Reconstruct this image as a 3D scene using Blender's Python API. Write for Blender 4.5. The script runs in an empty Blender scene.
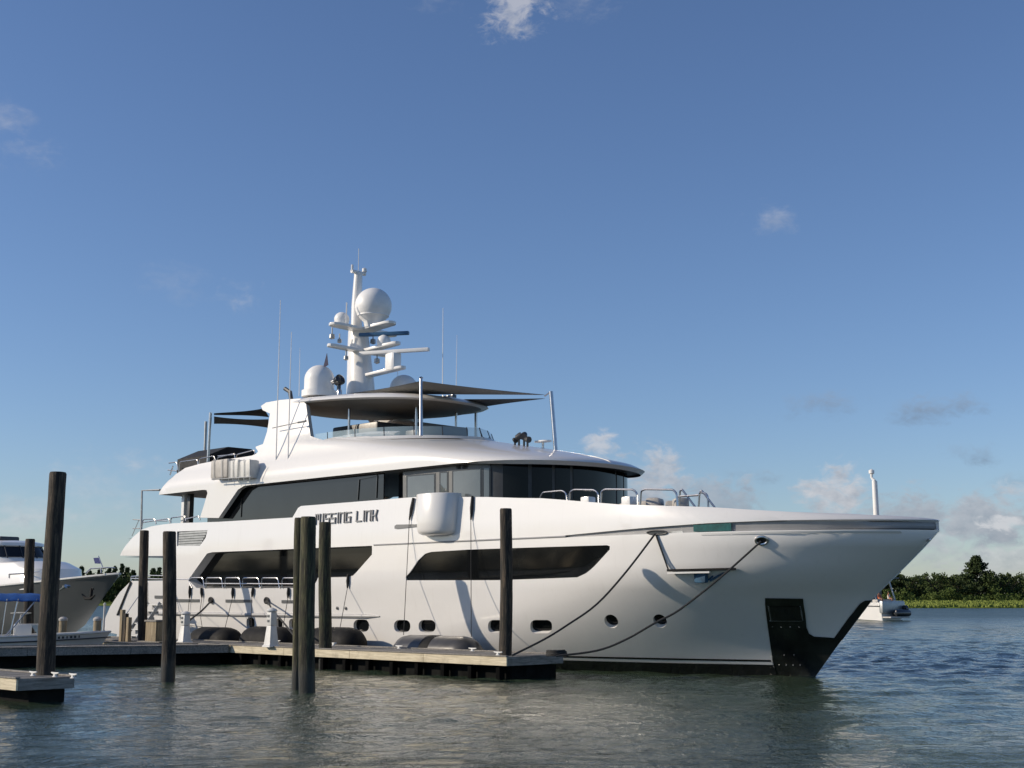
import bpy, bmesh, math, random
import numpy as np
from mathutils import Vector, Matrix, geometry
from math import sin, cos, pi, radians, atan2, sqrt
rnd = random.Random(7)
SC = bpy.context.scene
COL = SC.collection

# ------------------------------------------------------------------ camera
CAM_H, F_PX, HORIZON = 2.5, 1300.0, 600.0
PITCH = math.atan((HORIZON - 384) / F_PX)
cam_d = bpy.data.cameras.new('camera'); cam = bpy.data.objects.new('camera', cam_d); COL.objects.link(cam)
cam.location = (0, 0, CAM_H); cam.rotation_euler = (pi / 2 + PITCH, 0, 0)
cam_d.sensor_width = 36; cam_d.lens = F_PX / 1024 * 36
cam_d.clip_start = 0.5; cam_d.clip_end = 12000
SC.camera = cam

# ------------------------------------------------------------------ light
SUN_EL, SUN_TRAVEL = radians(23.5), radians(5.0)          # travel direction measured from +X towards +Y
SUN_DIR = Vector((-cos(SUN_TRAVEL) * cos(SUN_EL), -sin(SUN_TRAVEL) * cos(SUN_EL), sin(SUN_EL)))   # towards the sun
sl = bpy.data.lights.new('sun', 'SUN'); so = bpy.data.objects.new('sun', sl); COL.objects.link(so)
sl.energy = 4.4; sl.angle = radians(0.53); sl.color = (1.0, 0.87, 0.70)
so.rotation_euler = (-SUN_DIR).to_track_quat('-Z', 'Y').to_euler()
so.location = (-60, -20, 60)
SC.view_settings.view_transform = 'Standard'; SC.view_settings.look = 'None'
SC.view_settings.exposure = 0.0; SC.view_settings.gamma = 1.0
SC.view_settings.use_curve_mapping = False
SKY_STRENGTH = 0.103
SC.cycles.blur_glossy = 0.1; SC.cycles.caustics_reflective = True; SC.cycles.sample_clamp_indirect = 8.0

def pix_ray(x, y):
    d = np.array([(x - 512) / F_PX, 1.0, -(y - 384) / F_PX]); c, s = cos(PITCH), sin(PITCH)
    return np.array([d[0], c * d[1] - s * d[2], s * d[1] + c * d[2]])

# ---- node helpers
class NT:
    def __init__(s, tree): s.t = tree; s.n = tree.nodes; s.l = tree.links
    def node(s, kind, **kw):
        n = s.n.new(kind)
        for k, v in kw.items(): setattr(n, k, v)
        return n
    def inp(s, n, i, v):
        if v is None: return
        if isinstance(v, bpy.types.NodeSocket): s.l.new(v, n.inputs[i])
        else: n.inputs[i].default_value = v
    def math(s, op, a, b=None, c=None, clamp=False):
        n = s.node('ShaderNodeMath', operation=op); n.use_clamp = clamp
        s.inp(n, 0, a); s.inp(n, 1, b); s.inp(n, 2, c); return n.outputs[0]
    def mix(s, f, a, b):
        n = s.node('ShaderNodeMix', data_type='RGBA'); s.inp(n, 0, f); s.inp(n, 6, a); s.inp(n, 7, b); return n.outputs[2]
    def noise(s, vec, scale, detail=4, rough=.55, dist=0.0):
        n = s.node('ShaderNodeTexNoise'); s.inp(n, 'Vector', vec); s.inp(n, 'Scale', scale); s.inp(n, 'Detail', detail)
        s.inp(n, 'Roughness', rough); s.inp(n, 'Distortion', dist); return n.outputs[0]
    def ramp(s, v, lo, hi):
        n = s.node('ShaderNodeMapRange', interpolation_type='SMOOTHSTEP'); s.inp(n, 0, v); s.inp(n, 1, lo); s.inp(n, 2, hi); return n.outputs[0]
    def mapping(s, vec, scale=(1, 1, 1), rot=(0, 0, 0)):
        n = s.node('ShaderNodeMapping'); s.inp(n, 0, vec); n.inputs['Scale'].default_value = scale; n.inputs['Rotation'].default_value = rot; return n.outputs[0]
def rgb(c): return (c[0], c[1], c[2], 1.0)

# ------------------------------------------------------------------ sky
W = bpy.data.worlds.new('World'); SC.world = W; W.use_nodes = True
wt = NT(W.node_tree); W.node_tree.nodes.clear()
sky = wt.node('ShaderNodeTexSky', sky_type='NISHITA'); sky.sun_disc = False
sky.sun_elevation = SUN_EL; sky.sun_rotation = atan2(SUN_DIR.x, SUN_DIR.y)
sky.air_density = 1.0; sky.dust_density = 0.35; sky.ozone_density = 3.0; sky.altitude = 0
geo = wt.node('ShaderNodeTexCoord').outputs['Generated']
sep = wt.node('ShaderNodeSeparateXYZ'); wt.inp(sep, 0, geo)
az = wt.math('ARCTAN2', sep.outputs[0], sep.outputs[1])
el = wt.math('ARCSINE', sep.outputs[2])
cvec = wt.node('ShaderNodeCombineXYZ'); wt.inp(cvec, 0, az); wt.inp(cvec, 1, wt.math('MULTIPLY', el, 1.6)); wt.inp(cvec, 2, 0.37)
nz = wt.math('ADD', wt.math('MULTIPLY', wt.noise(cvec.outputs[0], 26.0, 8, .62, .5), .62), wt.math('MULTIPLY', wt.noise(cvec.outputs[0], 75.0, 6, .6, .6), .38))
nzf = wt.noise(cvec.outputs[0], 70.0, 5, .6, .2)
nzs = wt.noise(cvec.outputs[0], 9.0, 3, .5, .2)
def azel(x, y):
    d = pix_ray(x, y); d = d / np.linalg.norm(d); return math.atan2(d[0], d[1]), math.asin(d[2])
PXA = 1 / 1318.0
# cloud: centre (measured on the photograph, then kept as a direction of the sky), half sizes in thousandths of a radian, density, shade
CLOUDS = [(772, 221, 46, 34, .5, .8), (241, 296, 44, 30, .5, .85), (512, 6, 66, 60, .62, .95), (590, 0, 70, 34, .4, .9), (440, 0, 60, 20, .25, .9),
          (4, 120, 60, 60, .4, .8), (20, 150, 80, 34, .4, .8), (175, 285, 60, 40, .16, .8), (135, 464, 44, 34, .58, 1.0), (30, 520, 160, 60, .55, 1.0), (90, 490, 100, 60, .5, 1.0), (190, 500, 60, 60, .3, .9),
          (828, 405, 84, 30, .85, .10), (922, 410, 66, 28, .95, .08), (968, 406, 62, 26, .9, .08), (975, 456, 54, 22, .8, .05), (768, 480, 46, 24, .85, .08), (735, 474, 44, 22, .7, .1),
          (655, 482, 90, 62, .92, .62), (603, 443, 36, 26, .85, .95), (715, 500, 120, 50, .8, .34), (830, 500, 84, 56, .92, .72), (900, 520, 150, 60, .88, .36),
          (985, 525, 130, 64, .85, .42), (1012, 484, 60, 22, .5, .1), (1003, 523, 50, 18, .85, 1.0), (935, 545, 90, 36, .7, .6), (1000, 560, 130, 34, .62, .7), (800, 530, 120, 40, .7, .6), (300, 560, 300, 40, .4, .8), (500, 540, 200, 40, .4, .8)]
# the same weather carries on round the sky, outside the photograph
CR = random.Random(3)
extra = [(radians(CR.uniform(45, 330)), radians(CR.uniform(2, 16)), CR.uniform(.08, .2), CR.uniform(.03, .06), CR.uniform(.3, .6), CR.uniform(.4, .9)) for _ in range(8)]
mask = None; shade = None
for i, c in enumerate(CLOUDS + extra):
    if i < len(CLOUDS): a0, e0 = azel(c[0], c[1]); rx, ry = c[2] * PXA, c[3] * PXA
    else: a0, e0, rx, ry = c[0], c[1], c[2], c[3]; a0 = a0 - 2 * pi if a0 > pi else a0
    dx = wt.math('DIVIDE', wt.math('SUBTRACT', az, a0), rx); dy = wt.math('DIVIDE', wt.math('SUBTRACT', el, e0), ry)
    r2 = wt.math('MULTIPLY_ADD', dx, dx, wt.math('MULTIPLY', dy, dy))
    fall = wt.math('SUBTRACT', 1.0, wt.math('SQRT', r2), clamp=True)
    cr = c[4] > .6 and c[5] > .2
    m = wt.math('MULTIPLY', wt.ramp(wt.math('MULTIPLY_ADD', nz, 4.2 if cr else 4.6, wt.math('MULTIPLY_ADD', fall, 1.5, -2.66 if cr else -2.9)), 0.0, 0.85 if cr else 1.9), c[4])
    m = wt.math('MULTIPLY', m, wt.ramp(fall, 0.0, .45))
    s_ = wt.math('MULTIPLY', m, wt.math('MULTIPLY_ADD', dy, .35, c[5], clamp=True))
    mask = m if mask is None else wt.math('MAXIMUM', mask, m)
    shade = s_ if shade is None else wt.math('MAXIMUM', shade, s_)
rel = wt.math('DIVIDE', shade, wt.math('MAXIMUM', mask, .001), clamp=True)
rel = wt.math('MULTIPLY', rel, wt.math('MULTIPLY_ADD', nzf, 1.9, .05), clamp=True)
K = 1.0 / SKY_STRENGTH
dark = (.185 * K, .235 * K, .315 * K, 1); lite = (.62 * K, .62 * K, .65 * K, 1)
ccol = wt.mix(rel, dark, lite)
tint = wt.node('ShaderNodeMix', data_type='RGBA', blend_type='MULTIPLY'); wt.inp(tint, 0, 1.0); wt.inp(tint, 6, sky.outputs[0]); wt.inp(tint, 7, (.94, .995, 1.17, 1))
wcol = wt.mix(wt.math('MULTIPLY', mask, wt.math('MULTIPLY_ADD', nzs, .6, .6), clamp=True), tint.outputs[2], ccol)
bg = wt.node('ShaderNodeBackground'); wt.inp(bg, 0, wcol); wt.inp(bg, 1, SKY_STRENGTH)
wo = wt.node('ShaderNodeOutputWorld'); wt.l.new(bg.outputs[0], wo.inputs[0])

# ------------------------------------------------------------------ materials
def material(name):
    m = bpy.data.materials.new(name); m.use_nodes = True; t = NT(m.node_tree)
    b = m.node_tree.nodes['Principled BSDF']
    return m, t, b
def objco(t): return t.node('ShaderNodeTexCoord').outputs['Object']
def simple(name, col, rough=.5, metal=0.0, var=.15, vscale=3.0, bump=0.0, bscale=20.0, coat=0.0, spec=.5):
    m, t, b = material(name); co = objco(t)
    n = t.noise(co, vscale, 5, .6)
    c = t.mix(t.ramp(n, .3, .7), rgb([x * (1 - var) for x in col]), rgb([min(1, x * (1 + var * .6)) for x in col]))
    t.inp(b, 'Base Color', c); t.inp(b, 'Metallic', metal)
    t.inp(b, 'Roughness', t.math('MULTIPLY_ADD', t.noise(co, vscale * 2.3, 3), rough * .35, rough * .82))
    b.inputs['Coat Weight'].default_value = coat; b.inputs['Coat Roughness'].default_value = .06
    b.inputs['Specular IOR Level'].default_value = spec
    if bump:
        bn = t.node('ShaderNodeBump'); bn.inputs['Strength'].default_value = bump; bn.inputs['Distance'].default_value = .02
        t.inp(bn, 'Height', t.noise(co, bscale, 5)); t.l.new(bn.outputs[0], b.inputs['Normal'])
    return m
def gelcoat(name, col, rough=.3, coat=(.5, .08)):
    m, t, b = material(name); co = objco(t)
    n = t.noise(co, .5, 4, .6); drip = t.noise(t.mapping(co, (5.0, 5.0, .35)), 1.0, 5, .65)
    g = t.math('MULTIPLY', t.ramp(drip, .52, .78), .10)
    g = t.math('ADD', g, t.math('MULTIPLY', t.ramp(n, .4, .7), .03))
    t.inp(b, 'Base Color', t.mix(g, rgb(col), rgb((col[0] * .55, col[1] * .52, col[2] * .46))))
    t.inp(b, 'Roughness', t.math('MULTIPLY_ADD', n, .12, rough - .05))
    b.inputs['Coat Weight'].default_value = coat[0]; b.inputs['Coat Roughness'].default_value = coat[1]
    bn = t.node('ShaderNodeBump'); bn.inputs['Strength'].default_value = .12; bn.inputs['Distance'].default_value = .06
    t.inp(bn, 'Height', t.noise(co, .9, 2, .4)); t.l.new(bn.outputs[0], b.inputs['Normal']); t.l.new(bn.outputs[0], b.inputs['Coat Normal'])
    return m
M = {}
M['white'] = gelcoat('white_gelcoat', (.70, .69, .665))
M['hullwhite'] = gelcoat('white_hull_paint', (.71, .70, .68), .3, (1.0, .11))
M['greyhull'] = gelcoat('grey_hull_paint', (.10, .105, .105), .35)
M['radome'] = simple('radome_white', (.74, .74, .73), .45, var=.06, vscale=2)
M['glass'] = simple('dark_tinted_glass', (.008, .010, .012), .05, var=.3, vscale=.7)
M['paleglass'] = simple('sky_grey_glass', (.10, .115, .12), .07, var=.15, vscale=.8, spec=.9)  # reflected sky and cloud is put into the pale base colour
M['blackpaint'] = simple('black_boot_paint', (.012, .013, .015), .22, var=.3, coat=.3)
M['plate'] = simple('dark_anchor_plate', (.06, .066, .064), .24, .75, .45, 1.2)
M['steel'] = simple('polished_steel', (.52, .51, .50), .24, 1.0, .1, 5)
M['dullmetal'] = simple('dull_alloy', (.33, .34, .34), .42, .7, .15, 4)
M['greyframe'] = simple('grey_frame_paint', (.12, .125, .125), .4, var=.1)
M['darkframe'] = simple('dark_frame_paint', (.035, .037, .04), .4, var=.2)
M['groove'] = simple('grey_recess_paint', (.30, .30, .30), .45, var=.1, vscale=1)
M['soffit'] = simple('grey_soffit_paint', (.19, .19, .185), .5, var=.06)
M['letter'] = simple('grey_letter_metal', (.22, .22, .225), .35, .4, .1)
M['deck'] = simple('teak_deck', (.30, .21, .13), .7, var=.2, vscale=6)
M['rubber'] = simple('black_rubber', (.009, .009, .009), .7, var=.3, vscale=3, bump=.25, bscale=6, spec=.2)
M['greyrubber'] = simple('worn_fender_rubber', (.055, .053, .050), .33, var=.25, vscale=2, bump=.2, bscale=5)
M['rope'] = simple('dark_rope', (.022, .022, .022), .8, var=.4, vscale=40)
M['tanrope'] = simple('weathered_rope', (.20, .19, .17), .85, var=.3, vscale=40)
M['teal'] = simple('teal_canvas', (.006, .085, .085), .75, var=.3, vscale=5, bump=.3, bscale=10)
M['bluecanvas'] = simple('blue_canvas', (.010, .085, .30), .75, var=.2, vscale=4, bump=.3, bscale=8)
M['blue'] = simple('blue_paint', (.03, .10, .20), .35, var=.1)
M['navy'] = simple('navy_pennant_cloth', (.012, .014, .05), .8)
M['bundle'] = simple('slate_blue_canvas', (.02, .075, .14), .75, var=.4, vscale=6)
M['flag'] = simple('blue_flag_cloth', (.004, .014, .11), .8, var=.2)
M['hullglass'] = simple('black_hull_glass', (.006, .007, .008), .06, var=.3, vscale=.7, spec=.2)
M['sail'] = simple('dark_shade_cloth', (.082, .082, .082), .85, var=.1, vscale=8)
M['sailpale'] = simple('grey_shade_cloth', (.19, .188, .18), .85, var=.08, vscale=8)
M['cushion'] = simple('grey_cushion_vinyl', (.42, .40, .37), .6, var=.15)
M['blackcover'] = simple('black_cover_cloth', (.015, .016, .018), .8, var=.3)
M['cream'] = simple('cream_vinyl', (.52, .44, .30), .55, var=.15)
M['skin'] = simple('skin', (.42, .20, .12), .6, var=.1)
M['hair'] = simple('brown_hair', (.04, .025, .015), .7)
M['orange'] = simple('orange_cloth', (.50, .10, .03), .8)
M['whitecloth'] = simple('white_cloth', (.65, .63, .60), .8)
M['pedestal'] = simple('white_pedestal_plastic', (.58, .58, .555), .5, var=.1, vscale=4)
M['soil'] = simple('brown_soil', (.10, .08, .05), .95)
m, t, b = material('clear_screen_glass'); M['clear'] = m
t.inp(b, 'Base Color', (.45, .60, .66, 1)); t.inp(b, 'Roughness', .04); t.inp(b, 'Alpha', .42)

def wood(name, base, dark, green=None, grain=(1, 1, 14), stain=True):
    m, t, b = material(name); co = objco(t)
    g = t.noise(t.mapping(co, grain), 2.0, 6, .65, .4); n = t.noise(co, 1.7, 5, .65)
    c = t.mix(t.ramp(g, .35, .68), rgb(dark), rgb(base)); c = t.mix(t.math('MULTIPLY', t.ramp(n, .5, .75), .6), c, rgb([x * .45 for x in dark]))
    if green:
        c = t.mix(t.math('MULTIPLY', t.ramp(t.noise(co, .8, 4, .6), .42, .66), .7), c, rgb(green))
    t.inp(b, 'Base Color', c); t.inp(b, 'Roughness', .82)
    bn = t.node('ShaderNodeBump'); bn.inputs['Strength'].default_value = .6; bn.inputs['Distance'].default_value = .02
    t.inp(bn, 'Height', g); t.l.new(bn.outputs[0], b.inputs['Normal'])
    return m
def pile_mat(name, base, dark, green):
    m, t, b = material(name); co = objco(t)
    g = t.noise(t.mapping(co, (9, 9, .8)), 1.6, 6, .7, .5); n = t.noise(co, 1.3, 5, .65)
    c = t.mix(t.ramp(g, .44, .66), rgb(dark), rgb(base))
    c = t.mix(t.math('MULTIPLY', t.ramp(n, .45, .7), .75), c, rgb(green))
    wp = t.node('ShaderNodeNewGeometry').outputs['Position']; sp = t.node('ShaderNodeSeparateXYZ'); t.inp(sp, 0, wp)
    wet = t.math('SUBTRACT', 1.0, t.ramp(t.math('MULTIPLY_ADD', t.noise(co, 3.0, 5, .7), .8, t.math('SUBTRACT', sp.outputs[2], .35)), .35, .95))
    c = t.mix(t.math('MULTIPLY', wet, .85), c, rgb((.010, .011, .009)))
    t.inp(b, 'Base Color', c); t.inp(b, 'Roughness', t.math('MULTIPLY_ADD', wet, -.45, .85))
    bn = t.node('ShaderNodeBump'); bn.inputs['Strength'].default_value = .9; bn.inputs['Distance'].default_value = .03
    t.inp(bn, 'Height', t.math('ADD', g, t.math('MULTIPLY', t.noise(co, 24, 4, .7), .35))); t.l.new(bn.outputs[0], b.inputs['Normal'])
    return m
M['pile'] = pile_mat('creosote_pile', (.115, .086, .058), (.013, .011, .009), (.030, .028, .017))
M['pilegreen'] = pile_mat('mossy_pile', (.105, .098, .050), (.017, .016, .010), (.046, .053, .020))
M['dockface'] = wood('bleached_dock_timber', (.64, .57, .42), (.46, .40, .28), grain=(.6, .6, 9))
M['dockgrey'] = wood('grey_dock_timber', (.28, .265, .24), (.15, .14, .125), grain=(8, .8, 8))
M['crate'] = wood('weathered_crate_timber', (.33, .27, .18), (.19, .15, .09), grain=(8, 8, .6))
M['bracket'] = simple('black_float_bracket', (.004, .004, .004), .9, var=.3, spec=.05)
M['floatblack'] = simple('dark_dock_float', (.010, .0105, .010), .9, var=.4, vscale=3, bump=.3, bscale=8, spec=.08)

# ------------------------------------------------------------------ mesh helpers
def link(o, parent=None):
    COL.objects.link(o)
    if parent: o.parent = parent
    return o
def tag(o, label=None, cat=None, group=None, kind=None):
    if label: o['label'] = label
    if cat: o['category'] = cat
    if group: o['group'] = group
    if kind: o['kind'] = kind
    return o
def empty(name, loc=(0, 0, 0), rz=0.0):
    o = bpy.data.objects.new(name, None); o.location = loc; o.rotation_euler = (0, 0, rz); o.empty_display_size = .3; COL.objects.link(o); return o
class MB:
    def __init__(s): s.v = []; s.f = []
    def add(s, vs, fs):
        k = len(s.v); s.v += [tuple(float(c) for c in p) for p in vs]; s.f += [tuple(i + k for i in f) for f in fs]; return s
    def box(s, c, d, rz=0.0, R=None):
        hx, hy, hz = d[0] / 2, d[1] / 2, d[2] / 2; vs = []
        for x in (-hx, hx):
            for y in (-hy, hy):
                for z in (-hz, hz):
                    p = Vector((x, y, z)); p = (R @ p) if R else Vector((x * cos(rz) - y * sin(rz), x * sin(rz) + y * cos(rz), z))
                    vs.append((c[0] + p.x, c[1] + p.y, c[2] + p.z))
        return s.add(vs, [(0, 1, 3, 2), (4, 6, 7, 5), (0, 4, 5, 1), (2, 3, 7, 6), (0, 2, 6, 4), (1, 5, 7, 3)])
    def beam(s, a, b, w, h):
        a, b = Vector(a), Vector(b); d = b - a; L = d.length; d.normalize()
        up = Vector((0, 0, 1)) if abs(d.z) < .98 else Vector((1, 0, 0))
        y = up.cross(d).normalized(); z = d.cross(y); R = Matrix((d, y, z)).transposed()
        return s.box((a + b) / 2, (L, w, h), R=R)
    def tube(s, pts, r, n=8, caps=True):
        P = [Vector(p) for p in pts]; N = len(P); rs = r if isinstance(r, (list, tuple)) else [r] * N
        t0 = (P[1] - P[0]).normalized(); up = Vector((0, 0, 1)) if abs(t0.z) < .9 else Vector((1, 0, 0)); x = up.cross(t0).normalized()
        vs = []
        for i in range(N):
            t_ = ((P[min(i + 1, N - 1)] - P[max(i - 1, 0)])).normalized(); x = (x - t_ * x.dot(t_))
            x = x.normalized() if x.length > 1e-6 else t_.orthogonal().normalized(); y = t_.cross(x)
            for k in range(n):
                a = 2 * pi * k / n; vs.append(P[i] + (x * cos(a) + y * sin(a)) * rs[i])
        fs = [(i * n + k, i * n + (k + 1) % n, (i + 1) * n + (k + 1) % n, (i + 1) * n + k) for i in range(N - 1) for k in range(n)]
        if caps: fs += [tuple(range(n - 1, -1, -1)), tuple((N - 1) * n + k for k in range(n))]
        return s.add(vs, fs)
    def lathe(s, prof, c=(0, 0, 0), n=24, R=None, sc=(1, 1)):
        vs = []
        for r, z in prof:
            for k in range(n):
                p = Vector((r * sc[0] * cos(2 * pi * k / n), r * sc[1] * sin(2 * pi * k / n), z)); p = R @ p if R else p
                vs.append((c[0] + p.x, c[1] + p.y, c[2] + p.z))
        fs = [(i * n + k, i * n + (k + 1) % n, (i + 1) * n + (k + 1) % n, (i + 1) * n + k) for i in range(len(prof) - 1) for k in range(n)]
        fs += [tuple(range(n - 1, -1, -1)), tuple((len(prof) - 1) * n + k for k in range(n))]
        return s.add(vs, fs)
    def grid(s, rows, close=False):
        n = len(rows[0]); k = len(s.v); vs = [p for r in rows for p in r]; fs = []
        for i in range(len(rows) - 1):
            for j in range(n if close else n - 1): fs.append((i * n + j, i * n + (j + 1) % n, (i + 1) * n + (j + 1) % n, (i + 1) * n + j))
        return s.add(vs, fs)
    def prism(s, poly, a, b):          # poly: list of 3-D points, extruded by vector from a*dir..; here a,b are offset vectors
        n = len(poly); A = [tuple(Vector(p) + Vector(a)) for p in poly]; B = [tuple(Vector(p) + Vector(b)) for p in poly]
        return s.add(A + B, [tuple(range(n - 1, -1, -1)), tuple(range(n, 2 * n))] + [(i, (i + 1) % n, n + (i + 1) % n, n + i) for i in range(n)])
    def build(s, name, mat, parent=None, smooth=40, bevel=0.0, fix=True):
        me = bpy.data.meshes.new(name); bm = bmesh.new(); vs = [bm.verts.new(p) for p in s.v]
        for f in s.f:
            f2 = []
            for i in f:
                if i not in f2: f2.append(i)
            if len(f2) > 2:
                try: bm.faces.new([vs[i] for i in f2])
                except ValueError: pass
        bmesh.ops.remove_doubles(bm, verts=bm.verts, dist=1e-5)
        if fix: bmesh.ops.recalc_face_normals(bm, faces=bm.faces)
        if bevel:
            bmesh.ops.bevel(bm, geom=[e for e in bm.edges if len(e.link_faces) == 2 and e.calc_face_angle(0) > .6], offset=bevel, segments=2, affect='EDGES', profile=.6)
        for f in bm.faces: f.smooth = smooth > 0
        for e in bm.edges:
            if len(e.link_faces) == 2 and e.calc_face_angle(0) > radians(smooth): e.smooth = False
        bm.to_mesh(me); bm.free(); me.materials.append(mat if not isinstance(mat, str) else M[mat])
        o = bpy.data.objects.new(name, me); return link(o, parent)

# ------------------------------------------------------------------ yacht frame: x forward, y port, z up, origin where the stem meets the water
AFT = pix_ray(-850, HORIZON)[:2]; AFT = AFT / np.linalg.norm(AFT); FWD = -AFT
STB = np.array([-AFT[1], AFT[0]]); STB = STB if STB[1] < 0 else -STB
def ground(x, y, z=0.0):
    d = pix_ray(x, y); k = (z - CAM_H) / d[2]; return Vector((d[0] * k, d[1] * k, z))
_g = ground(808, 676); YO = np.array([_g.x, _g.y]); YROT = atan2(FWD[1], FWD[0])
yc = np.array([-YO @ FWD, -YO @ STB, CAM_H])
def yray(x, y): d = pix_ray(x, y); return np.array([d[:2] @ FWD, d[:2] @ STB, d[2]])
def yp(x, y, off):                       # pixel of the photograph -> (s, off, z) on the fore-and-aft plane off metres to starboard
    d = yray(x, y); k = (off - yc[1]) / d[1]; return yc + k * d
def L3(p): return (p[0], -p[1], p[2])    # (s, off, z) -> local xyz
def yl(x, y, off): return L3(yp(x, y, off))
def y2w(s, off, z): return Vector((YO[0] + FWD[0] * s + STB[0] * off, YO[1] + FWD[1] * s + STB[1] * off, z))
def ya(x, y, depth):                     # world point seen at a pixel at a given distance north of the camera
    d = pix_ray(x, y); k = depth / d[1]; return Vector((d[0] * k, depth, CAM_H + d[2] * k))

def tab(xs, ys): return lambda v: float(np.interp(v, xs, ys))
class Surf:
    """one side of a ship-like shell: half breadth as a function of (s, z)"""
    def __init__(s, B, nose, p, q, s0, aft=-42.0): s.B, s.nose, s.p, s.q, s.s0, s.aft = B, nose, p, q, s0, aft; s.K = 22.0
    def hb(s, x, z):
        s0 = s.s0(z); n = s.nose(z)
        if x <= s0: return s.B(z)
        u = (x - s0) / (n - s0)
        return 0.0 if u >= 1 else s.B(z) * (1 - u ** s.p(z)) ** (1 / s.q(z))
    def at(s, w, z):                     # w: 0..1 aft part, 1..2 forward part (bunched towards the nose)
        s0 = s.s0(z)
        if w <= 1: x = s.aft + w * (s0 - s.aft)
        else: v = min(w - 1, 1.0); x = s0 + (1 - (1 - v) ** 2) * (s.nose(z) - s0)
        return np.array([x, s.hb(x, z), z])
    def inv(s, x, z):
        s0 = s.s0(z)
        if x <= s0: return (x - s.aft) / (s0 - s.aft)
        u = min(1.0, (x - s0) / (s.nose(z) - s0)); return 2 - sqrt(max(0.0, 1 - u))
    def hit(s, x, y):                    # where the line of sight through a pixel meets this shell
        d = yray(x, y); k0 = (7.5 - yc[1]) / d[1]; f = lambda k: (lambda P: P[1] - s.hb(P[0], P[2]))(yc + k * d)
        k = k0; st = .12
        while f(k + st) > 0:
            k += st
            if k > k0 + 40: return yc + ((s.B(5) - yc[1]) / d[1]) * d
        a, b_ = k, k + st
        for _ in range(40):
            m_ = (a + b_) / 2
            if f(m_) > 0: a = m_
            else: b_ = m_
        return yc + a * d
    def wz(s, x, y): P = s.hit(x, y); return (s.inv(P[0], P[2]), P[2])
    def normal(s, w, z):
        e = 1e-3; a = s.at(min(w + e, 1.9995), z) - s.at(w - e, z); c = s.at(w, z + e) - s.at(w, z - e)
        n = np.cross(np.array([a[0], -a[1], a[2]]), np.array([c[0], -c[1], c[2]])); l = np.linalg.norm(n)
        n = n / l if l > 1e-9 else np.array([0, -1, 0]); return n if n[1] <= 0.02 else -n

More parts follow.
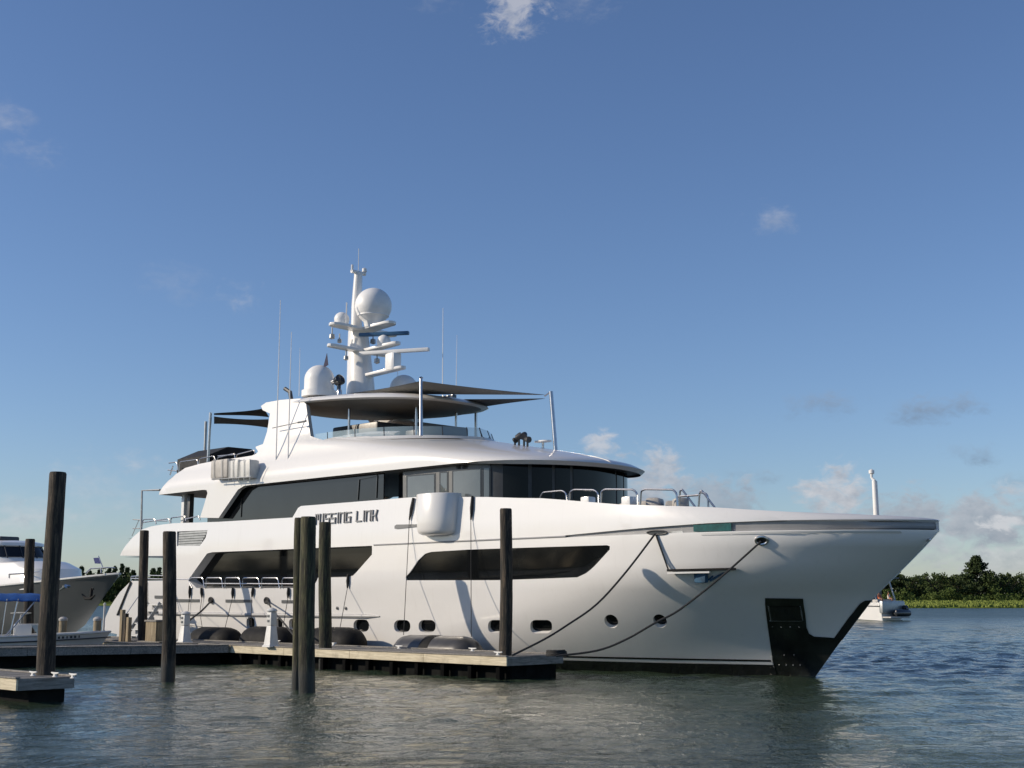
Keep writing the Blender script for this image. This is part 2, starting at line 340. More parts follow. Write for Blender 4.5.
def inside(poly, pts):
    poly = np.asarray(poly); x, y = pts[:, 0], pts[:, 1]; r = np.zeros(len(pts), bool); j = len(poly) - 1
    for i in range(len(poly)):
        xi, yi = poly[i]; xj, yj = poly[j]
        if yi != yj:
            c = ((yi > y) != (yj > y)) & (x < (xj - xi) * (y - yi) / (yj - yi) + xi); r ^= c
        j = i
    return r
def densify(poly, surf, step):
    out = []
    for i in range(len(poly)):
        a, b_ = poly[i], poly[(i + 1) % len(poly)]; n = max(1, int(math.ceil(np.linalg.norm(surf.at(*a) - surf.at(*b_)) / step)))
        n = max(n, int(math.ceil(abs(a[0] - b_[0]) / .035)))
        for k in range(n): out.append((a[0] + (b_[0] - a[0]) * k / n, a[1] + (b_[1] - a[1]) * k / n))
    return out
def panel(name, surf, outline, mat, parent, holes=(), depth=.15, step=.45, proud=0.0, both=False, port=False):
    """a sheet cut to an outline lying on a shell, with holes, given thickness inwards; on both sides of the ship if asked"""
    holes = [h if isinstance(h, tuple) else (h, depth) for h in holes]; hdep = [d for _, d in holes]; holes = [h for h, _ in holes]
    loops = [densify(outline, surf, step)] + [densify(h, surf, step * .6) for h in holes]
    V2 = []; E = []
    for lp in loops:
        k = len(V2); V2 += lp; E += [(k + i, k + (i + 1) % len(lp)) for i in range(len(lp))]
    A = np.array(V2); zs = np.arange(A[:, 1].min(), A[:, 1].max(), step)
    G = []
    wmin, wmax = A[:, 0].min(), A[:, 0].max()
    ws = list(np.arange(wmin, min(1, wmax), step / 24)) + list(np.arange(max(1, wmin), wmax, step / 16))
    G = np.array([(w, z) for w in ws for z in zs]) if len(ws) and len(zs) else np.zeros((0, 2))
    if len(G):
        ok = inside(loops[0], G)
        for h in loops[1:]: ok &= ~inside(h, G)
        G = G[ok]
        # keep clear of the cut edges
        SCL = np.array([24.0, 1.0]); Q = A * SCL
        if len(G):
            mid = (Q + np.roll(Q, -1, 0)) / 2; Q2 = np.vstack([Q, mid]); keep = []
            for g in G * SCL: keep.append(np.min(np.sum((Q2 - g) ** 2, 1)) > (step * .42) ** 2)
            G = G[np.array(keep, bool)]
    allv = [Vector((w * 24, z)) for w, z in V2] + [Vector((g[0] * 24, g[1])) for g in G]
    vo, eo, fo, ov, oe, of = geometry.delaunay_2d_cdt(allv, E, [], 0, 1e-6)
    wz = np.array([(v.x / 24, v.y) for v in vo])
    F = [f for f in fo]
    cen = np.array([np.mean([wz[i] for i in f], 0) for f in F]); ok = inside(loops[0], cen)
    for h in loops[1:]: ok &= ~inside(h, cen)
    F = [f for f, o_ in zip(F, ok) if o_]
    P = []; N = []
    for w, z in wz:
        p = surf.at(w, z); n = surf.normal(w, z); P.append(np.array([p[0], -p[1], p[2]]) + n * proud); N.append(n)
    verts = [tuple(p) for p in P]; faces = []; nor = []
    for f in F:
        a, b_, c = (P[i] for i in f[:3]); g = np.cross(b_ - a, c - a)
        f = list(f) if g @ N[f[0]] > 0 else list(f)[::-1]
        faces.append(f); nor.append([N[i] for i in f])
    key = {(round(w * 24, 4), round(z, 4)): i for i, (w, z) in enumerate(wz)}
    for li, lp in enumerate(loops):
        if depth <= 0: break
        dd = depth if li == 0 else hdep[li - 1]; n = len(lp)
        o_ = []; i_ = []
        for w, z in lp:
            p = surf.at(w, z); nn = surf.normal(w, z); p = np.array([p[0], -p[1], p[2]])
            q_ = p - nn * dd; q_[1] = min(q_[1], -0.002)
            k = key.get((round(w * 24, 4), round(z, 4)))
            if k is None: verts.append(tuple(p + nn * proud)); k = len(verts) - 1
            o_.append(k); verts.append(tuple(q_)); i_.append(len(verts) - 1)
        ar = sum(lp[i][0] * lp[(i + 1) % n][1] - lp[(i + 1) % n][0] * lp[i][1] for i in range(n))
        for i in range(n):
            j = (i + 1) % n; q_ = [o_[i], o_[j], i_[j], i_[i]]
            if (ar > 0) == (li == 0): q_ = q_[::-1]
            faces.append(q_); nor.append([(0, 0, 0)] * 4)
    if port:
        verts = [(x, -y, z) for x, y, z in verts]; faces = [f[::-1] for f in faces]; nor = [[(n_[0], -n_[1], n_[2]) for n_ in f[::-1]] for f in nor]
    if both:
        mp = {}
        for i in range(len(verts)):
            x, y, z = verts[i]
            if abs(y) < 1.2e-3: mp[i] = i
            else: mp[i] = len(verts); verts.append((x, -y, z))
        for i in range(len(faces)):
            if all(mp[a] == a for a in faces[i]): continue
            faces.append([mp[a] for a in faces[i][::-1]]); nor.append([(n_[0], -n_[1], n_[2]) for n_ in nor[i][::-1]])
    seen = set(); kf = []; kn = []
    for f, n_ in zip(faces, nor):
        t_ = tuple(sorted(f))
        if t_ in seen or len(set(f)) < len(f): continue
        seen.add(t_); kf.append(f); kn.append(n_)
    faces, nor = kf, kn
    me = bpy.data.meshes.new(name); me.from_pydata(verts, [], faces); me.update()
    for p in me.polygons: p.use_smooth = True
    flat = [Vector((float(a[0]), float(a[1]), float(a[2]))) for f in nor for a in f]
    li = 0
    for p, f in zip(me.polygons, nor):
        for a in f:
            if abs(a[0]) + abs(a[1]) + abs(a[2]) < 1e-9: flat[li] = p.normal.copy()
            li += 1
    me.normals_split_custom_set(flat)
    me.materials.append(M[mat]); o = bpy.data.objects.new(name, me); return link(o, parent)
def cap(name, surf, z, s_a, s_b, mat, parent, inset=.06, n=60, thick=.08, zt=None):
    mb = MB(); L = []; R = []
    for i in range(n + 1):
        v = i / n; x = s_a + (s_b - s_a) * (1 - (1 - v) ** 2); o_ = max(.01, surf.hb(x, z) - inset); zz = zt(x) if zt else z
        L.append((x, -o_, zz)); R.append((x, o_, zz))
    mb.grid([L, R]); mb.grid([[(a, b_, c - thick) for a, b_, c in R], [(a, b_, c - thick) for a, b_, c in L]])
    return mb.build(name, mat, parent)
def cross(name, pts, mat, parent, bow=.35, n=10, th=.06):
    """a strip running athwartships between the two sides along a list of (s, off, z) points, bowed aft"""
    mb = MB(); rows = []
    for s_, o_, z in pts:
        rows.append([(s_ - bow * (1 - (2 * k / n - 1) ** 2), -o_ + 2 * o_ * k / n, z) for k in range(n + 1)])
    mb.grid(rows); return mb.build(name, mat, parent)

# ------------------------------------------------------------------ water
def water_mat():
    m, t, b = material('harbour_water'); p = t.node('ShaderNodeNewGeometry').outputs['Position']
    v1 = t.mapping(p, (1.0, .55, 1), (0, 0, .5)); v2 = t.mapping(p, (1.0, .7, 1), (0, 0, -.35))
    sp = t.node('ShaderNodeSeparateXYZ'); t.inp(sp, 0, p)
    far = t.ramp(sp.outputs[1], 90.0, 420.0)
    big = t.math('ADD', t.math('MULTIPLY', t.noise(v1, .38, 3, .5, .3), .75), t.math('MULTIPLY', t.noise(v2, 1.15, 4, .55, .5), .40))
    h = t.math('MULTIPLY', big, far)
    h = t.math('ADD', h, t.math('MULTIPLY', t.noise(v2, 2.4, 5, .62, .6), .085))
    h = t.math('ADD', h, t.math('MULTIPLY', t.noise(v1, 7.0, 3, .6, .5), .045))
    bn = t.node('ShaderNodeBump'); bn.inputs['Strength'].default_value = 1.0; bn.inputs['Distance'].default_value = .9
    t.inp(bn, 'Height', h); t.l.new(bn.outputs[0], b.inputs['Normal'])
    t.inp(b, 'Base Color', (.036, .056, .035, 1)); t.inp(b, 'Roughness', t.math('ADD', .035, t.math('MULTIPLY', t.ramp(sp.outputs[1], 70.0, 220.0), .28))); t.inp(b, 'IOR', 1.333)
    return m
M['water'] = water_mat()
def water_sheet():
    """harbour surface: real waves from the moorings out to the far shore, flat beyond; one mesh"""
    rs = np.random.RandomState(11); WV = []
    for k in range(60):
        lam = .58 * (9.0 ** rs.rand()); th = -pi / 2 + rs.normal(0, .75) + .35; WV.append((lam, th, rs.rand() * 6.28, k))
    def height(X, Y, lmin):
        Z = np.zeros_like(X); short = np.clip((118 - Y) / 40, 0, 1)
        open_ = np.clip((X - 4 + .25 * (Y - 45)) / 14, 0, 1)       # open river beyond the bow is rougher than the berth
        for lam, th, ph, k in WV:
            if lam < lmin: continue
            kk = 2 * pi / lam; sl = .030 * (1.75 if lam < 1.6 else .62); arg = kk * (X * cos(th) + Y * sin(th)) + ph + .6 * np.sin(.11 * X + .07 * Y + k) + .5 * np.sin(.05 * X - .13 * Y + 2 * k)
            env = .5 + .5 * np.sin(.09 * X * cos(k) + .12 * Y * sin(k) + k * 1.7)
            w_ = np.sin(arg) + .25 * (1 - 2 * np.abs(np.cos(.5 * arg))); Z += sl / kk * env * w_ * (short if lam < 2.4 else 1.0)
        gust = .8 + .35 * np.sin(.031 * X + .052 * Y + 1.3 * np.sin(.021 * Y)) * np.sin(.017 * X - .043 * Y + .7)
        far = 1.0
        return Z * (.80 + .38 * open_) * gust * far
    def sheet(X0, X1, Y0, Y1, d, lmin, edge):
        nx, ny = int((X1 - X0) / d) + 1, int((Y1 - Y0) / d) + 1
        X, Yg = np.meshgrid(np.linspace(X0, X1, nx), np.linspace(Y0, Y1, ny)); Z = height(X, Yg, lmin); f = np.clip(edge(X, Yg) / 9.0, 0, 1); Z *= f * f * (3 - 2 * f)
        i = np.arange((ny - 1) * nx).reshape(ny - 1, nx)[:, :-1].ravel()
        return np.stack([X.ravel(), Yg.ravel(), Z.ravel()], 1), np.stack([i, i + 1, i + nx + 1, i + nx], 1)
    V1, Q1 = sheet(-52, 68, 19, 124, .165, 0, lambda X, Y_: np.minimum.reduce([X + 52, 68 - X, Y_ - 19, np.maximum(9 * (np.abs(X) < 68), 0) + 0 * Y_]))
    V2, Q2 = sheet(-100, 190, 123.9, 460, .62, 2.4, lambda X, Y_: np.minimum.reduce([X + 100, 190 - X, (460 - Y_) * .15, np.minimum(9, 9 * np.clip((Y_ - 123) / 6, 0, 1) + 9 * ((X > -50) & (X < 66)))]))
    V2[:, 2] -= .004
    fr = [(-5000, -300, 5000, 19), (-5000, 19, -52, 124), (68, 19, 5000, 124), (-5000, 124, -100, 460), (190, 124, 5000, 460), (-5000, 460, 5000, 9000)]
    V = [V1, V2]; Q = [Q1, Q2 + len(V1)]; n0 = len(V1) + len(V2)
    for x0, y0, x1, y1 in fr: V.append(np.array([(x0, y0, -.004), (x1, y0, -.004), (x1, y1, -.004), (x0, y1, -.004)])); Q.append(np.array([[n0, n0 + 1, n0 + 2, n0 + 3]])); n0 += 4
    V = np.vstack(V); Q = np.vstack(Q); me = bpy.data.meshes.new('water'); me.vertices.add(len(V)); me.vertices.foreach_set('co', V.astype(np.float32).ravel())
    me.loops.add(Q.size); me.loops.foreach_set('vertex_index', Q.astype(np.int32).ravel()); me.polygons.add(len(Q)); me.polygons.foreach_set('loop_start', np.arange(0, Q.size, 4, dtype=np.int32))
    me.update(calc_edges=True); me.polygons.foreach_set('use_smooth', np.ones(len(Q), bool)); me.materials.append(M['water'])
    return link(bpy.data.objects.new('water', me))
tag(water_sheet(), kind='structure')
mb = MB(); mb.add([(-5000, -300, -4), (5000, -300, -4), (5000, 9000, -4), (-5000, 9000, -4)], [(0, 1, 2, 3)])
tag(mb.build('ground', 'soil'), kind='structure')

# ------------------------------------------------------------------ THE YACHT
Y = empty('motor_yacht', (YO[0], YO[1], 0), YROT)
tag(Y, 'big white three-deck motor yacht with flared bow moored along the floating pier', 'yacht')
def quad(ys, w=.32, xs=(0, 3.3, 4.63)):   # soft knuckle: straight flare below 3 m, near-vertical topsides above
    def f(z):
        if z >= 4.6: return float(np.interp(z, xs, ys))
        k = min(w, 4.63 - z); zz = z + np.linspace(-k, k, 9); sl = (ys[1] - ys[0]) / (xs[1] - xs[0])
        return float(np.where(zz < 0, ys[0] + sl * zz, np.interp(zz, xs, ys)).mean())
    return f
_hb = quad([3.85, 4.49, 4.5])
HULL = Surf(lambda z: _hb(z) if z < 4.63 else float(np.interp(z, [4.63, 4.97, 6.6], [4.5, 4.5, 4.42])), tab([-.6, 0, 1.26, 2.5, 4.63, 4.97, 5.05, 5.15, 5.25, 5.5, 6.0, 6.7], [-.2, .3, 1.35, 2.45, 4.9, 4.9, 4.78, 4.45, 4.0, 3.2, 1.8, -1]),
            quad([2.1, 3.6, 3.8]), quad([.85, 1.28, 1.25]), quad([-20, -9.0, -8]))
H = HULL.wz
def hs(s, z): return (HULL.inv(s, z), z)
def rrect(x0, y0, x1, y1, r, sk=0.0, n=5):
    out = []
    for cx, cy, a0 in ((x1 - r, y1 - r, 0), (x0 + r, y1 - r, 90), (x0 + r, y0 + r, 180), (x1 - r, y0 + r, 270)):
        for k in range(n + 1):
            a = radians(a0 + 90 * k / n); out.append((cx + r * cos(a), cy + r * sin(a)))
    return out
open_px = [(207, 553.5), (212, 552.2), (256, 550.5), (316, 548), (371.9, 545.7), (371.9, 554.6), (353, 575.6), (347, 577), (318, 577.6), (312, 588), (205, 588.4), (196.5, 588), (188, 580)]
win_px = [(406.5, 580.3), (405.6, 576.8), (418, 560.4), (425, 553.8), (431, 551.9), (468, 549.6), (607, 545.2), (609.8, 546.2), (609.8, 549.4), (597, 563.4), (586, 573.2), (577, 577.4), (497, 580.2)]
ports = [(246.5, 617.5, 254.5, 629), (275.5, 618, 282.5, 629.5), (289, 618.5, 297, 630), (353.5, 619.5, 369, 632), (394, 620, 410.3, 632.3), (418.6, 620, 435.6, 632.3), (488, 620, 504, 633), (530.3, 620, 552, 633.3)]
portl = [[H(x, y) for x, y in rrect(*p, 5.2 if p[2] - p[0] > 12 else 3.5)] for p in ports]
for cx, cy in ((611.3, 621.3), (660, 621)): portl.append([H(cx + 6.8 * cos(a) + 1.2 * sin(a), cy + 6.7 * sin(a)) for a in [2 * pi * k / 20 for k in range(20)]])
groove = [hs(-7.8, 4.665), hs(-4.4, 4.66), hs(-1, 4.66), hs(1.5, 4.66), (1.988, 4.66), (1.988, 4.97), hs(1.5, 4.97), hs(-1, 4.94), hs(-3, 4.88), hs(-4.4, 4.83), hs(-7.8, 4.70)]
louv_px = [(177, 546), (200, 545.6), (205.5, 538), (207.5, 530.2), (177, 531.5)]
top_px = [(915, 517.2), (895, 515.9), (868, 514.7), (830, 513.2), (790, 511.8), (750, 509.6), (714, 507.3), (660, 505.6), (620, 504.5), (598, 502.7), (560, 499.6), (520, 498), (487, 497), (450, 496.8), (415, 497), (378, 500), (301, 506), (298, 508), (292.5, 517.5), (219, 521.8), (174, 523.2), (162, 524.6), (151, 526.4), (141.3, 529.8), (132, 538), (125, 546.5), (121.8, 551.6), (120, 555.6),
          (150, 556), (175.5, 556), (174, 580.5), (131, 581), (120, 592), (110, 607), (104.5, 620), (103.5, 628), (106, 632), (117, 634)]
topwz = [H(*p) for p in top_px]
aft_low = topwz[-1]
_tz = topwz[0][1]
outline = [(aft_low[0] + .004, -.5), (1, -.5), (2, -.5)] + [(2, z) for z in (0, .6, 1.26, 1.9, 2.5, 3.2, 3.9, 4.63, 4.97)] + [(2, 4.985), ((topwz[0][0] + 4) / 3, 5.005), ((topwz[0][0] * 2 + 2) / 3, 5.03)] + topwz
panel('hull', HULL, outline, 'hullwhite', Y, holes=[([H(*p) for p in open_px], .5), ([H(*p) for p in win_px], .06), (groove, .12), ([H(*p) for p in louv_px], .1)] + [(p, .16) for p in portl], depth=.16, step=.42, both=True)
def grow(px, k):
    c = np.mean(px, 0); return [tuple(c + (np.array(p) - c) * k) for p in px]
panel('saloon_window', HULL, [H(*p) for p in grow(open_px, 1.06)], 'hullglass', Y, depth=0, proud=-.47)
panel('hull_window', HULL, [H(*p) for p in grow(win_px, 1.03)], 'hullglass', Y, depth=0, proud=-.05)
for i, p in enumerate(portl):
    c = np.mean(p, 0); q = [tuple(c + (np.array(a) - c) * 1.06) for a in p]
    panel('porthole', HULL, q, 'hullglass', Y, depth=0, proud=-.15)
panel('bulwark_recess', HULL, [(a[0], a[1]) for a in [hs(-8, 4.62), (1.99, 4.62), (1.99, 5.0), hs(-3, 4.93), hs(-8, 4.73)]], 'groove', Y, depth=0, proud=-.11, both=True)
pw = [H(*p) for p in grow(louv_px, 1.05)]
lv = panel('louvre_vent', HULL, pw, 'darkframe', Y, depth=0, proud=-.09)
zs = [p[1] for p in pw]; z0, z1 = min(zs), max(zs)
for k in range(6):
    z = z0 + (z1 - z0) * (k + .7) / 6.6; xa = HULL.hit(178, 540)[0]; xb = HULL.hit(206 - 5.5 * (1 - k / 5), 540)[0]
    MBx = MB()
    for sg in (-1,): MBx.beam((xa, sg * (HULL.hb(xa, z) - .04), z), (xb, sg * (HULL.hb(xb, z) - .04), z), .02, .09)
    MBx.build('louvre_slat', 'dullmetal', lv)
def strip(name, zlo, zhi, sa, sb, mat, proud=.006):
    wa = HULL.inv(sa, 1) if sa < 9 else 2
    return panel(name, HULL, [hs(sa, zlo), hs((sa + sb) / 2, zlo), hs(sb, zlo), hs(sb, zhi), hs((sa + sb) / 2, zhi), hs(sa, zhi)], mat, Y, depth=0, proud=proud, step=.34)
sB = HULL.hit(771, 660)[0]
strip('boot_stripe', -.45, .36, -37.0, sB, 'blackpaint', .03)
strip('white_waterline_band', .365, .46, -37.0, sB, 'white', .02)
strip('thin_black_stripe', .465, .53, -37.0, sB, 'blackpaint', .025)
strip('chrome_moulding', 4.56, 4.63, -1.2, 4.2, 'white', .012)
# stem and anchor plate
plate = [(765, 597.5), (803, 598), (805, 613), (806.5, 627), (809, 633), (814, 636), (834, 637.5)]
pz = [H(*p) for p in plate]
stem = [(2, z) for z in (pz[-1][1] - .02, .9, .5, 0, -.45)]
panel('anchor_plate', HULL, pz + stem + [hs(HULL.hit(775, 674)[0], -.4), H(772.5, 660)], 'plate', Y, depth=0, proud=.03, step=.3)
panel('stem_bar', HULL, [H(833, 639), H(848, 618), H(860, 603), H(865, 600), H(871.5, 599.5), (2, H(871, 600)[1]), (2, 1.6), (2, 1.2)], 'blackpaint', Y, depth=0, proud=.028, step=.3, both=True)
ap = panel('anchor_pocket', HULL, [H(769, 606), H(800.5, 606), H(802.5, 620), H(771.5, 620)], 'blackpaint', Y, depth=0, proud=.045)
mbx = MB()
for a, b_ in (((770, 620.5), (803, 620.5)), ((769, 606), (771.5, 620)), ((800.5, 606), (803, 620))):
    for sg in (-1,):
        pa, pb = HULL.hit(*a), HULL.hit(*b_); mbx.tube([(pa[0], sg * (pa[1] + .03), pa[2]), (pb[0], sg * (pb[1] + .03), pb[2])], .03, 6)
mbx.build('pocket_frame', 'dullmetal', ap)
for x, y in ((773, 627), (782, 627), (791, 627), (800, 627), (774, 664), (780, 665), (787, 665), (794, 665), (801, 665), (785, 655), (795, 655), (773, 657)):
    p = HULL.hit(x, y); mbx = MB(); mbx.lathe([(.022, 0), (.014, .04)], (p[0], -p[1] - .02, p[2]), 8, Matrix.Rotation(pi / 2, 3, 'X')); mbx.build('plate_bolt', 'steel', Y)
# fairleads
for x, y, w, h in ((762, 540.5, 6, 3.8), (657.5, 532.6, 10, 2.0)):
    ring = [HULL.hit(x + w * cos(a), y + h * sin(a)) for a in [2 * pi * k / 24 for k in range(24)]]
    mbx = MB(); mbx.tube([(p[0], -p[1] - .02, p[2]) for p in ring] + [(ring[0][0], -ring[0][1] - .02, ring[0][2])], .045 if h > 3 else .025, 8, caps=False)
    fl = mbx.build('fairlead', 'steel' if h > 3 else 'darkframe', Y)
    panel('fairlead_opening', HULL, [H(x + w * .95 * cos(a), y + h * .95 * sin(a)) for a in [2 * pi * k / 20 for k in range(20)]], 'blackpaint', fl, depth=0, proud=.012, both=False)
panel('tarp_in_recess', HULL, [hs(HULL.hit(693, 531)[0], 4.68), hs(HULL.hit(731, 531)[0], 4.68), hs(HULL.hit(731, 531)[0], 4.92), hs(HULL.hit(693, 531)[0], 4.90)], 'teal', Y, depth=.05, proud=-.03, both=False)
panel('recess_opening', HULL, [H(669, 531.2), H(681, 530.5), H(682, 533), H(669, 534.5)], 'dullmetal', Y, depth=0, proud=-.10, both=False)
for x, y in ((211.5, 600.2), (267.3, 600.5)):
    p = HULL.hit(x, y); mbx = MB(); R = Matrix.Rotation(pi / 2, 3, 'X')
    mbx.lathe([(.08, .02), (.14, .0), (.16, .05), (.11, .08), (.07, .04), (.0, .02)], (p[0], -p[1] - .01, p[2]), 16, R, (1.25, 1)); mbx.build('fairlead', 'rope', Y)
# rub rail
def rail_path(px, z, n, extra=.02): 
    a = HULL.hit(*px[0])[0]; b_ = HULL.hit(*px[1])[0]; return [(a + (b_ - a) * k / n, HULL.hb(a + (b_ - a) * k / n, z) + extra, z) for k in range(n + 1)]
mbx = MB()
zr = HULL.hit(300, 615.3)[2]; pth = rail_path(((150, 612), (380, 617.5)), zr, 20)
for sg in (-1,): mbx.tube([(p[0], sg * p[1], p[2]) for p in pth], [.03] + [.085] * 19 + [.02], 8)
mbx.build('rub_rail', 'groove', Y)
mbx = MB(); zr = 4.76; a, b_ = HULL.hit(374, 546)[0], HULL.hit(566, 536)[0]
for sg in (-1,): mbx.tube([(a + (b_ - a) * k / 20, sg * (HULL.hb(a + (b_ - a) * k / 20, 4.72) + .005), 4.70) for k in range(21)], .035, 6)
mbx.build('sheer_moulding', 'groove', Y)
for x0, x1, y in ((177, 199.5, 600.6), (226, 252, 601), (282, 306, 601.6), (155, 168, 597)):
    panel('hull_vent', HULL, [H(x0, y - 1.6), H(x1, y - 1.4), H(x1, y + 1.4), H(x0, y + 1.4)], 'greyframe', Y, depth=.03, proud=.03, both=False)
for x, y in ((337.5, 608), (346, 608.2)):
    p = HULL.hit(x, y); mbx = MB(); mbx.lathe([(.07, 0), (.07, .03), (.03, .04)], (p[0], -p[1], p[2]), 12, Matrix.Rotation(pi / 2, 3, 'X')); mbx.build('shore_power_socket', 'darkframe', Y)
p = HULL.hit(405.5, 526.5)
panel('bulwark_scupper', HULL, [H(395, 526), H(397, 524.6), H(418.5, 524.2), H(418.5, 526.8), H(398, 529), H(395, 528.6)], 'greyframe', Y, depth=.03, proud=.03, both=False)
# name on the bulwark
GL = {'M': [(0, 0, 0, 6), (0, 6, 4, 6), (2, 3, 2, 6), (4, 0, 4, 6)], 'I': [(1, 0, 1, 6)], 'S': [(4, 6, 0, 6), (0, 6, 0, 3), (0, 3, 4, 3), (4, 3, 4, 0), (4, 0, 0, 0)],
      'N': [(0, 0, 0, 6), (0, 6, 4, 6), (4, 6, 4, 0)], 'G': [(4, 6, 0, 6), (0, 6, 0, 0), (0, 0, 4, 0), (4, 0, 4, 3), (4, 3, 2, 3)], 'L': [(0, 6, 0, 0), (0, 0, 4, 0)], 'K': [(0, 0, 0, 6), (0, 3, 3, 3), (3, 3, 4, 6), (3, 3, 4, 0)], ' ': []}
sa, sb = HULL.hit(316.5, 519)[0], HULL.hit(377.5, 516)[0]; zb, zt = HULL.hit(377, 520.0)[2], HULL.hit(377, 510.4)[2]
adv = {'I': 3.0, ' ': 4.2, 'M': 6.2}; txt = 'MISSING LINK'; tot = sum(adv.get(c, 5.8) for c in txt) - 1.6; ux = (sb - sa) / tot; uz = (zt - zb) / 6
mbx = MB(); cx = 0
for c in txt:
    for x0, y0, x1, y1 in GL[c]:
        P0 = (sa + (cx + x0) * ux, 0, zb + y0 * uz); P1 = (sa + (cx + x1) * ux, 0, zb + y1 * uz)
        e = .035
        d = Vector((P1[0] - P0[0], 0, P1[2] - P0[2])).normalized() * e
        for sg in (-1,):
            o0, o1 = HULL.hb(P0[0], P0[2]) + .03, HULL.hb(P1[0], P1[2]) + .03
            mbx.beam((P0[0] - d.x, sg * o0, P0[2] - d.z), (P1[0] + d.x, sg * o1, P1[2] + d.z), .06, .05)
    cx += adv.get(c, 5.8)
mbx.build('name_lettering', 'letter', Y, smooth=0, fix=False)
# wing control pod: half round tub on the bulwark
pc = HULL.hit(440.5, 505); zt = HULL.hit(437, 496)[2] + .05; zb = HULL.hit(437, 536)[2]
for sg in (-1, 1):
    mbx = MB(); rows = []
    for z, k in ((zb, .45), (zb + .03, .74), (zb + .09, .88), (zb + .2, .95), (zb + .5, .98), (zt - .03, 1.05), (zt, 1.03), (zt, .9), (zt - .3, .86)):
        rows.append([(pc[0] + .98 * k * cos(a), sg * (HULL.hb(pc[0], z) - .12 + .92 * k * sin(a) ** .75 if sin(a) > 0 else HULL.hb(pc[0], z) - .12), z) for a in [pi * j / 24 for j in range(25)]])
    mbx.grid(rows); mbx.build('wing_control_pod', 'white', Y, smooth=60)
# decks and closing pieces
cap('main_deck', HULL, 2.7, -36.6, -16, 'deck', Y, .1)
cap('aft_deck_soffit', HULL, 4.74, -37.0, -31.0, 'white', Y, .05)
cap('upper_deck', HULL, 5.0, -36.8, 4.55, 'deck', Y, .12, zt=tab([-40, -12, -8, 6], [5.6, 5.6, 5.0, 5.0]))
def hitlist(S, px): return [S.hit(*p) for p in px]
cross('transom', hitlist(HULL, [(131, 581), (120, 592), (110, 607), (104.5, 620), (103.5, 628), (106, 632), (117, 634)]), 'hullwhite', Y)
cross('aft_bulwark', hitlist(HULL, [(120, 555.6), (121.8, 551.6), (125, 546.5), (132, 538), (141.3, 529.8)]), 'white', Y)
mbx = MB(); mbx.box((-31.7, 0, 3.7), (.1, 8.0, 2.1)); mbx.build('saloon_door', 'glass', Y)
mbx = MB(); mbx.box((-37.9, 0, .62), (1.6, 7.2, .22)); mbx.build('swim_platform', 'hullwhite', Y, bevel=.05)
# transom gate edge and boarding stair
mbx = MB(); a, b_ = HULL.hit(131.5, 582), HULL.hit(118, 615); mbx.tube([(a[0], -a[1] - .04, a[2]), (b_[0], -b_[1] - .04, b_[2])], .055, 6); mbx.build('transom_handrail', 'darkframe', Y)

# ---- upper house
HOUSE = Surf(tab([0, 9], [4.1, 4.1]), tab([5, 8], [-9.1, -9.1]), lambda z: 4.0, lambda z: 1.8, lambda z: -14.0)
hz = lambda s, z: (HOUSE.inv(s, z), z)
panel('upper_saloon_window', HOUSE, [hz(-30, 5.55), hz(-17.1, 5.55), hz(-17.1, 7.78), hz(-30, 7.78)], 'glass', Y, depth=.05, step=.6)
panel('door_recess', HOUSE, [hz(-17.2, 5.55), hz(-15.2, 5.55), hz(-15.2, 7.78), hz(-17.2, 7.78)], 'darkframe', Y, depth=0, proud=-.9)
wh = panel('wheelhouse', HOUSE, [hz(-15.3, 5.0), (1, 5.0), (2, 5.0), (2, 7.78), (1, 7.78), hz(-15.3, 7.78)], 'darkframe', Y, depth=.1, step=.5, both=True)
Hs = HOUSE.wz
panel('wheelhouse_side_frame', HOUSE, [Hs(403.5, 472), Hs(446, 467), Hs(490, 462.8), Hs(490, 500), Hs(446, 500), Hs(403.5, 501)], 'greyframe', Y, depth=.05, proud=.03)
for x0, y0, x1, y1 in ((408.6, 475.5, 435, 499), (441.6, 473, 447.8, 499), (454.3, 470.3, 481, 499), (484.6, 468, 489.6, 499)):
    panel('window_gasket', HOUSE, [Hs(x0 - 1.6, y0 - 1.6 + (x1 - x0) * .05), Hs(x1 + 1.4, y0 - 1.4 - (x1 - x0) * .03), Hs(x1 + 1.4, y1), Hs(x0 - 1.6, y1)], 'blackpaint', Y, depth=.01, proud=.04)
    panel('side_window', HOUSE, [Hs(x0, y0 + (x1 - x0) * .05), Hs(x1, y0 - (x1 - x0) * .03), Hs(x1, y1), Hs(x0, y1)], 'paleglass', Y, depth=.02, proud=.05)
def pane(wa, wb, **kw): return panel('windscreen_pane', HOUSE, [(wa, 5.9), (wb, 5.9), (wb, 7.60), (wa, 7.60)], 'hullglass', wh, depth=0, proud=.02, **kw)
pws = [(Hs(503, 485)[0], Hs(528, 485)[0]), (Hs(532, 485)[0], Hs(552, 485)[0]), (Hs(555, 485)[0], Hs(570, 485)[0])]
for a, b_ in pws: pane(a, b_)
pane(Hs(573, 485)[0], 2.0, both=True)
for a, b_ in pws[1:]: pane(a, b_, port=True)
for px0, px1 in (((359.5, 479), (358, 500)), ((359.5, 479), (377.5, 475.5)), ((377.5, 475.5), (376.5, 498)), ((242, 498), (241, 517))):
    mbx = MB(); a, b_ = HOUSE.hit(*px0), HOUSE.hit(*px1)
    for sg in (-1,): mbx.beam((a[0], sg * (a[1] + .02), a[2]), (b_[0], sg * (b_[1] + .02), b_[2]), .04, .06)
    mbx.build('window_bar', 'blackpaint', Y)

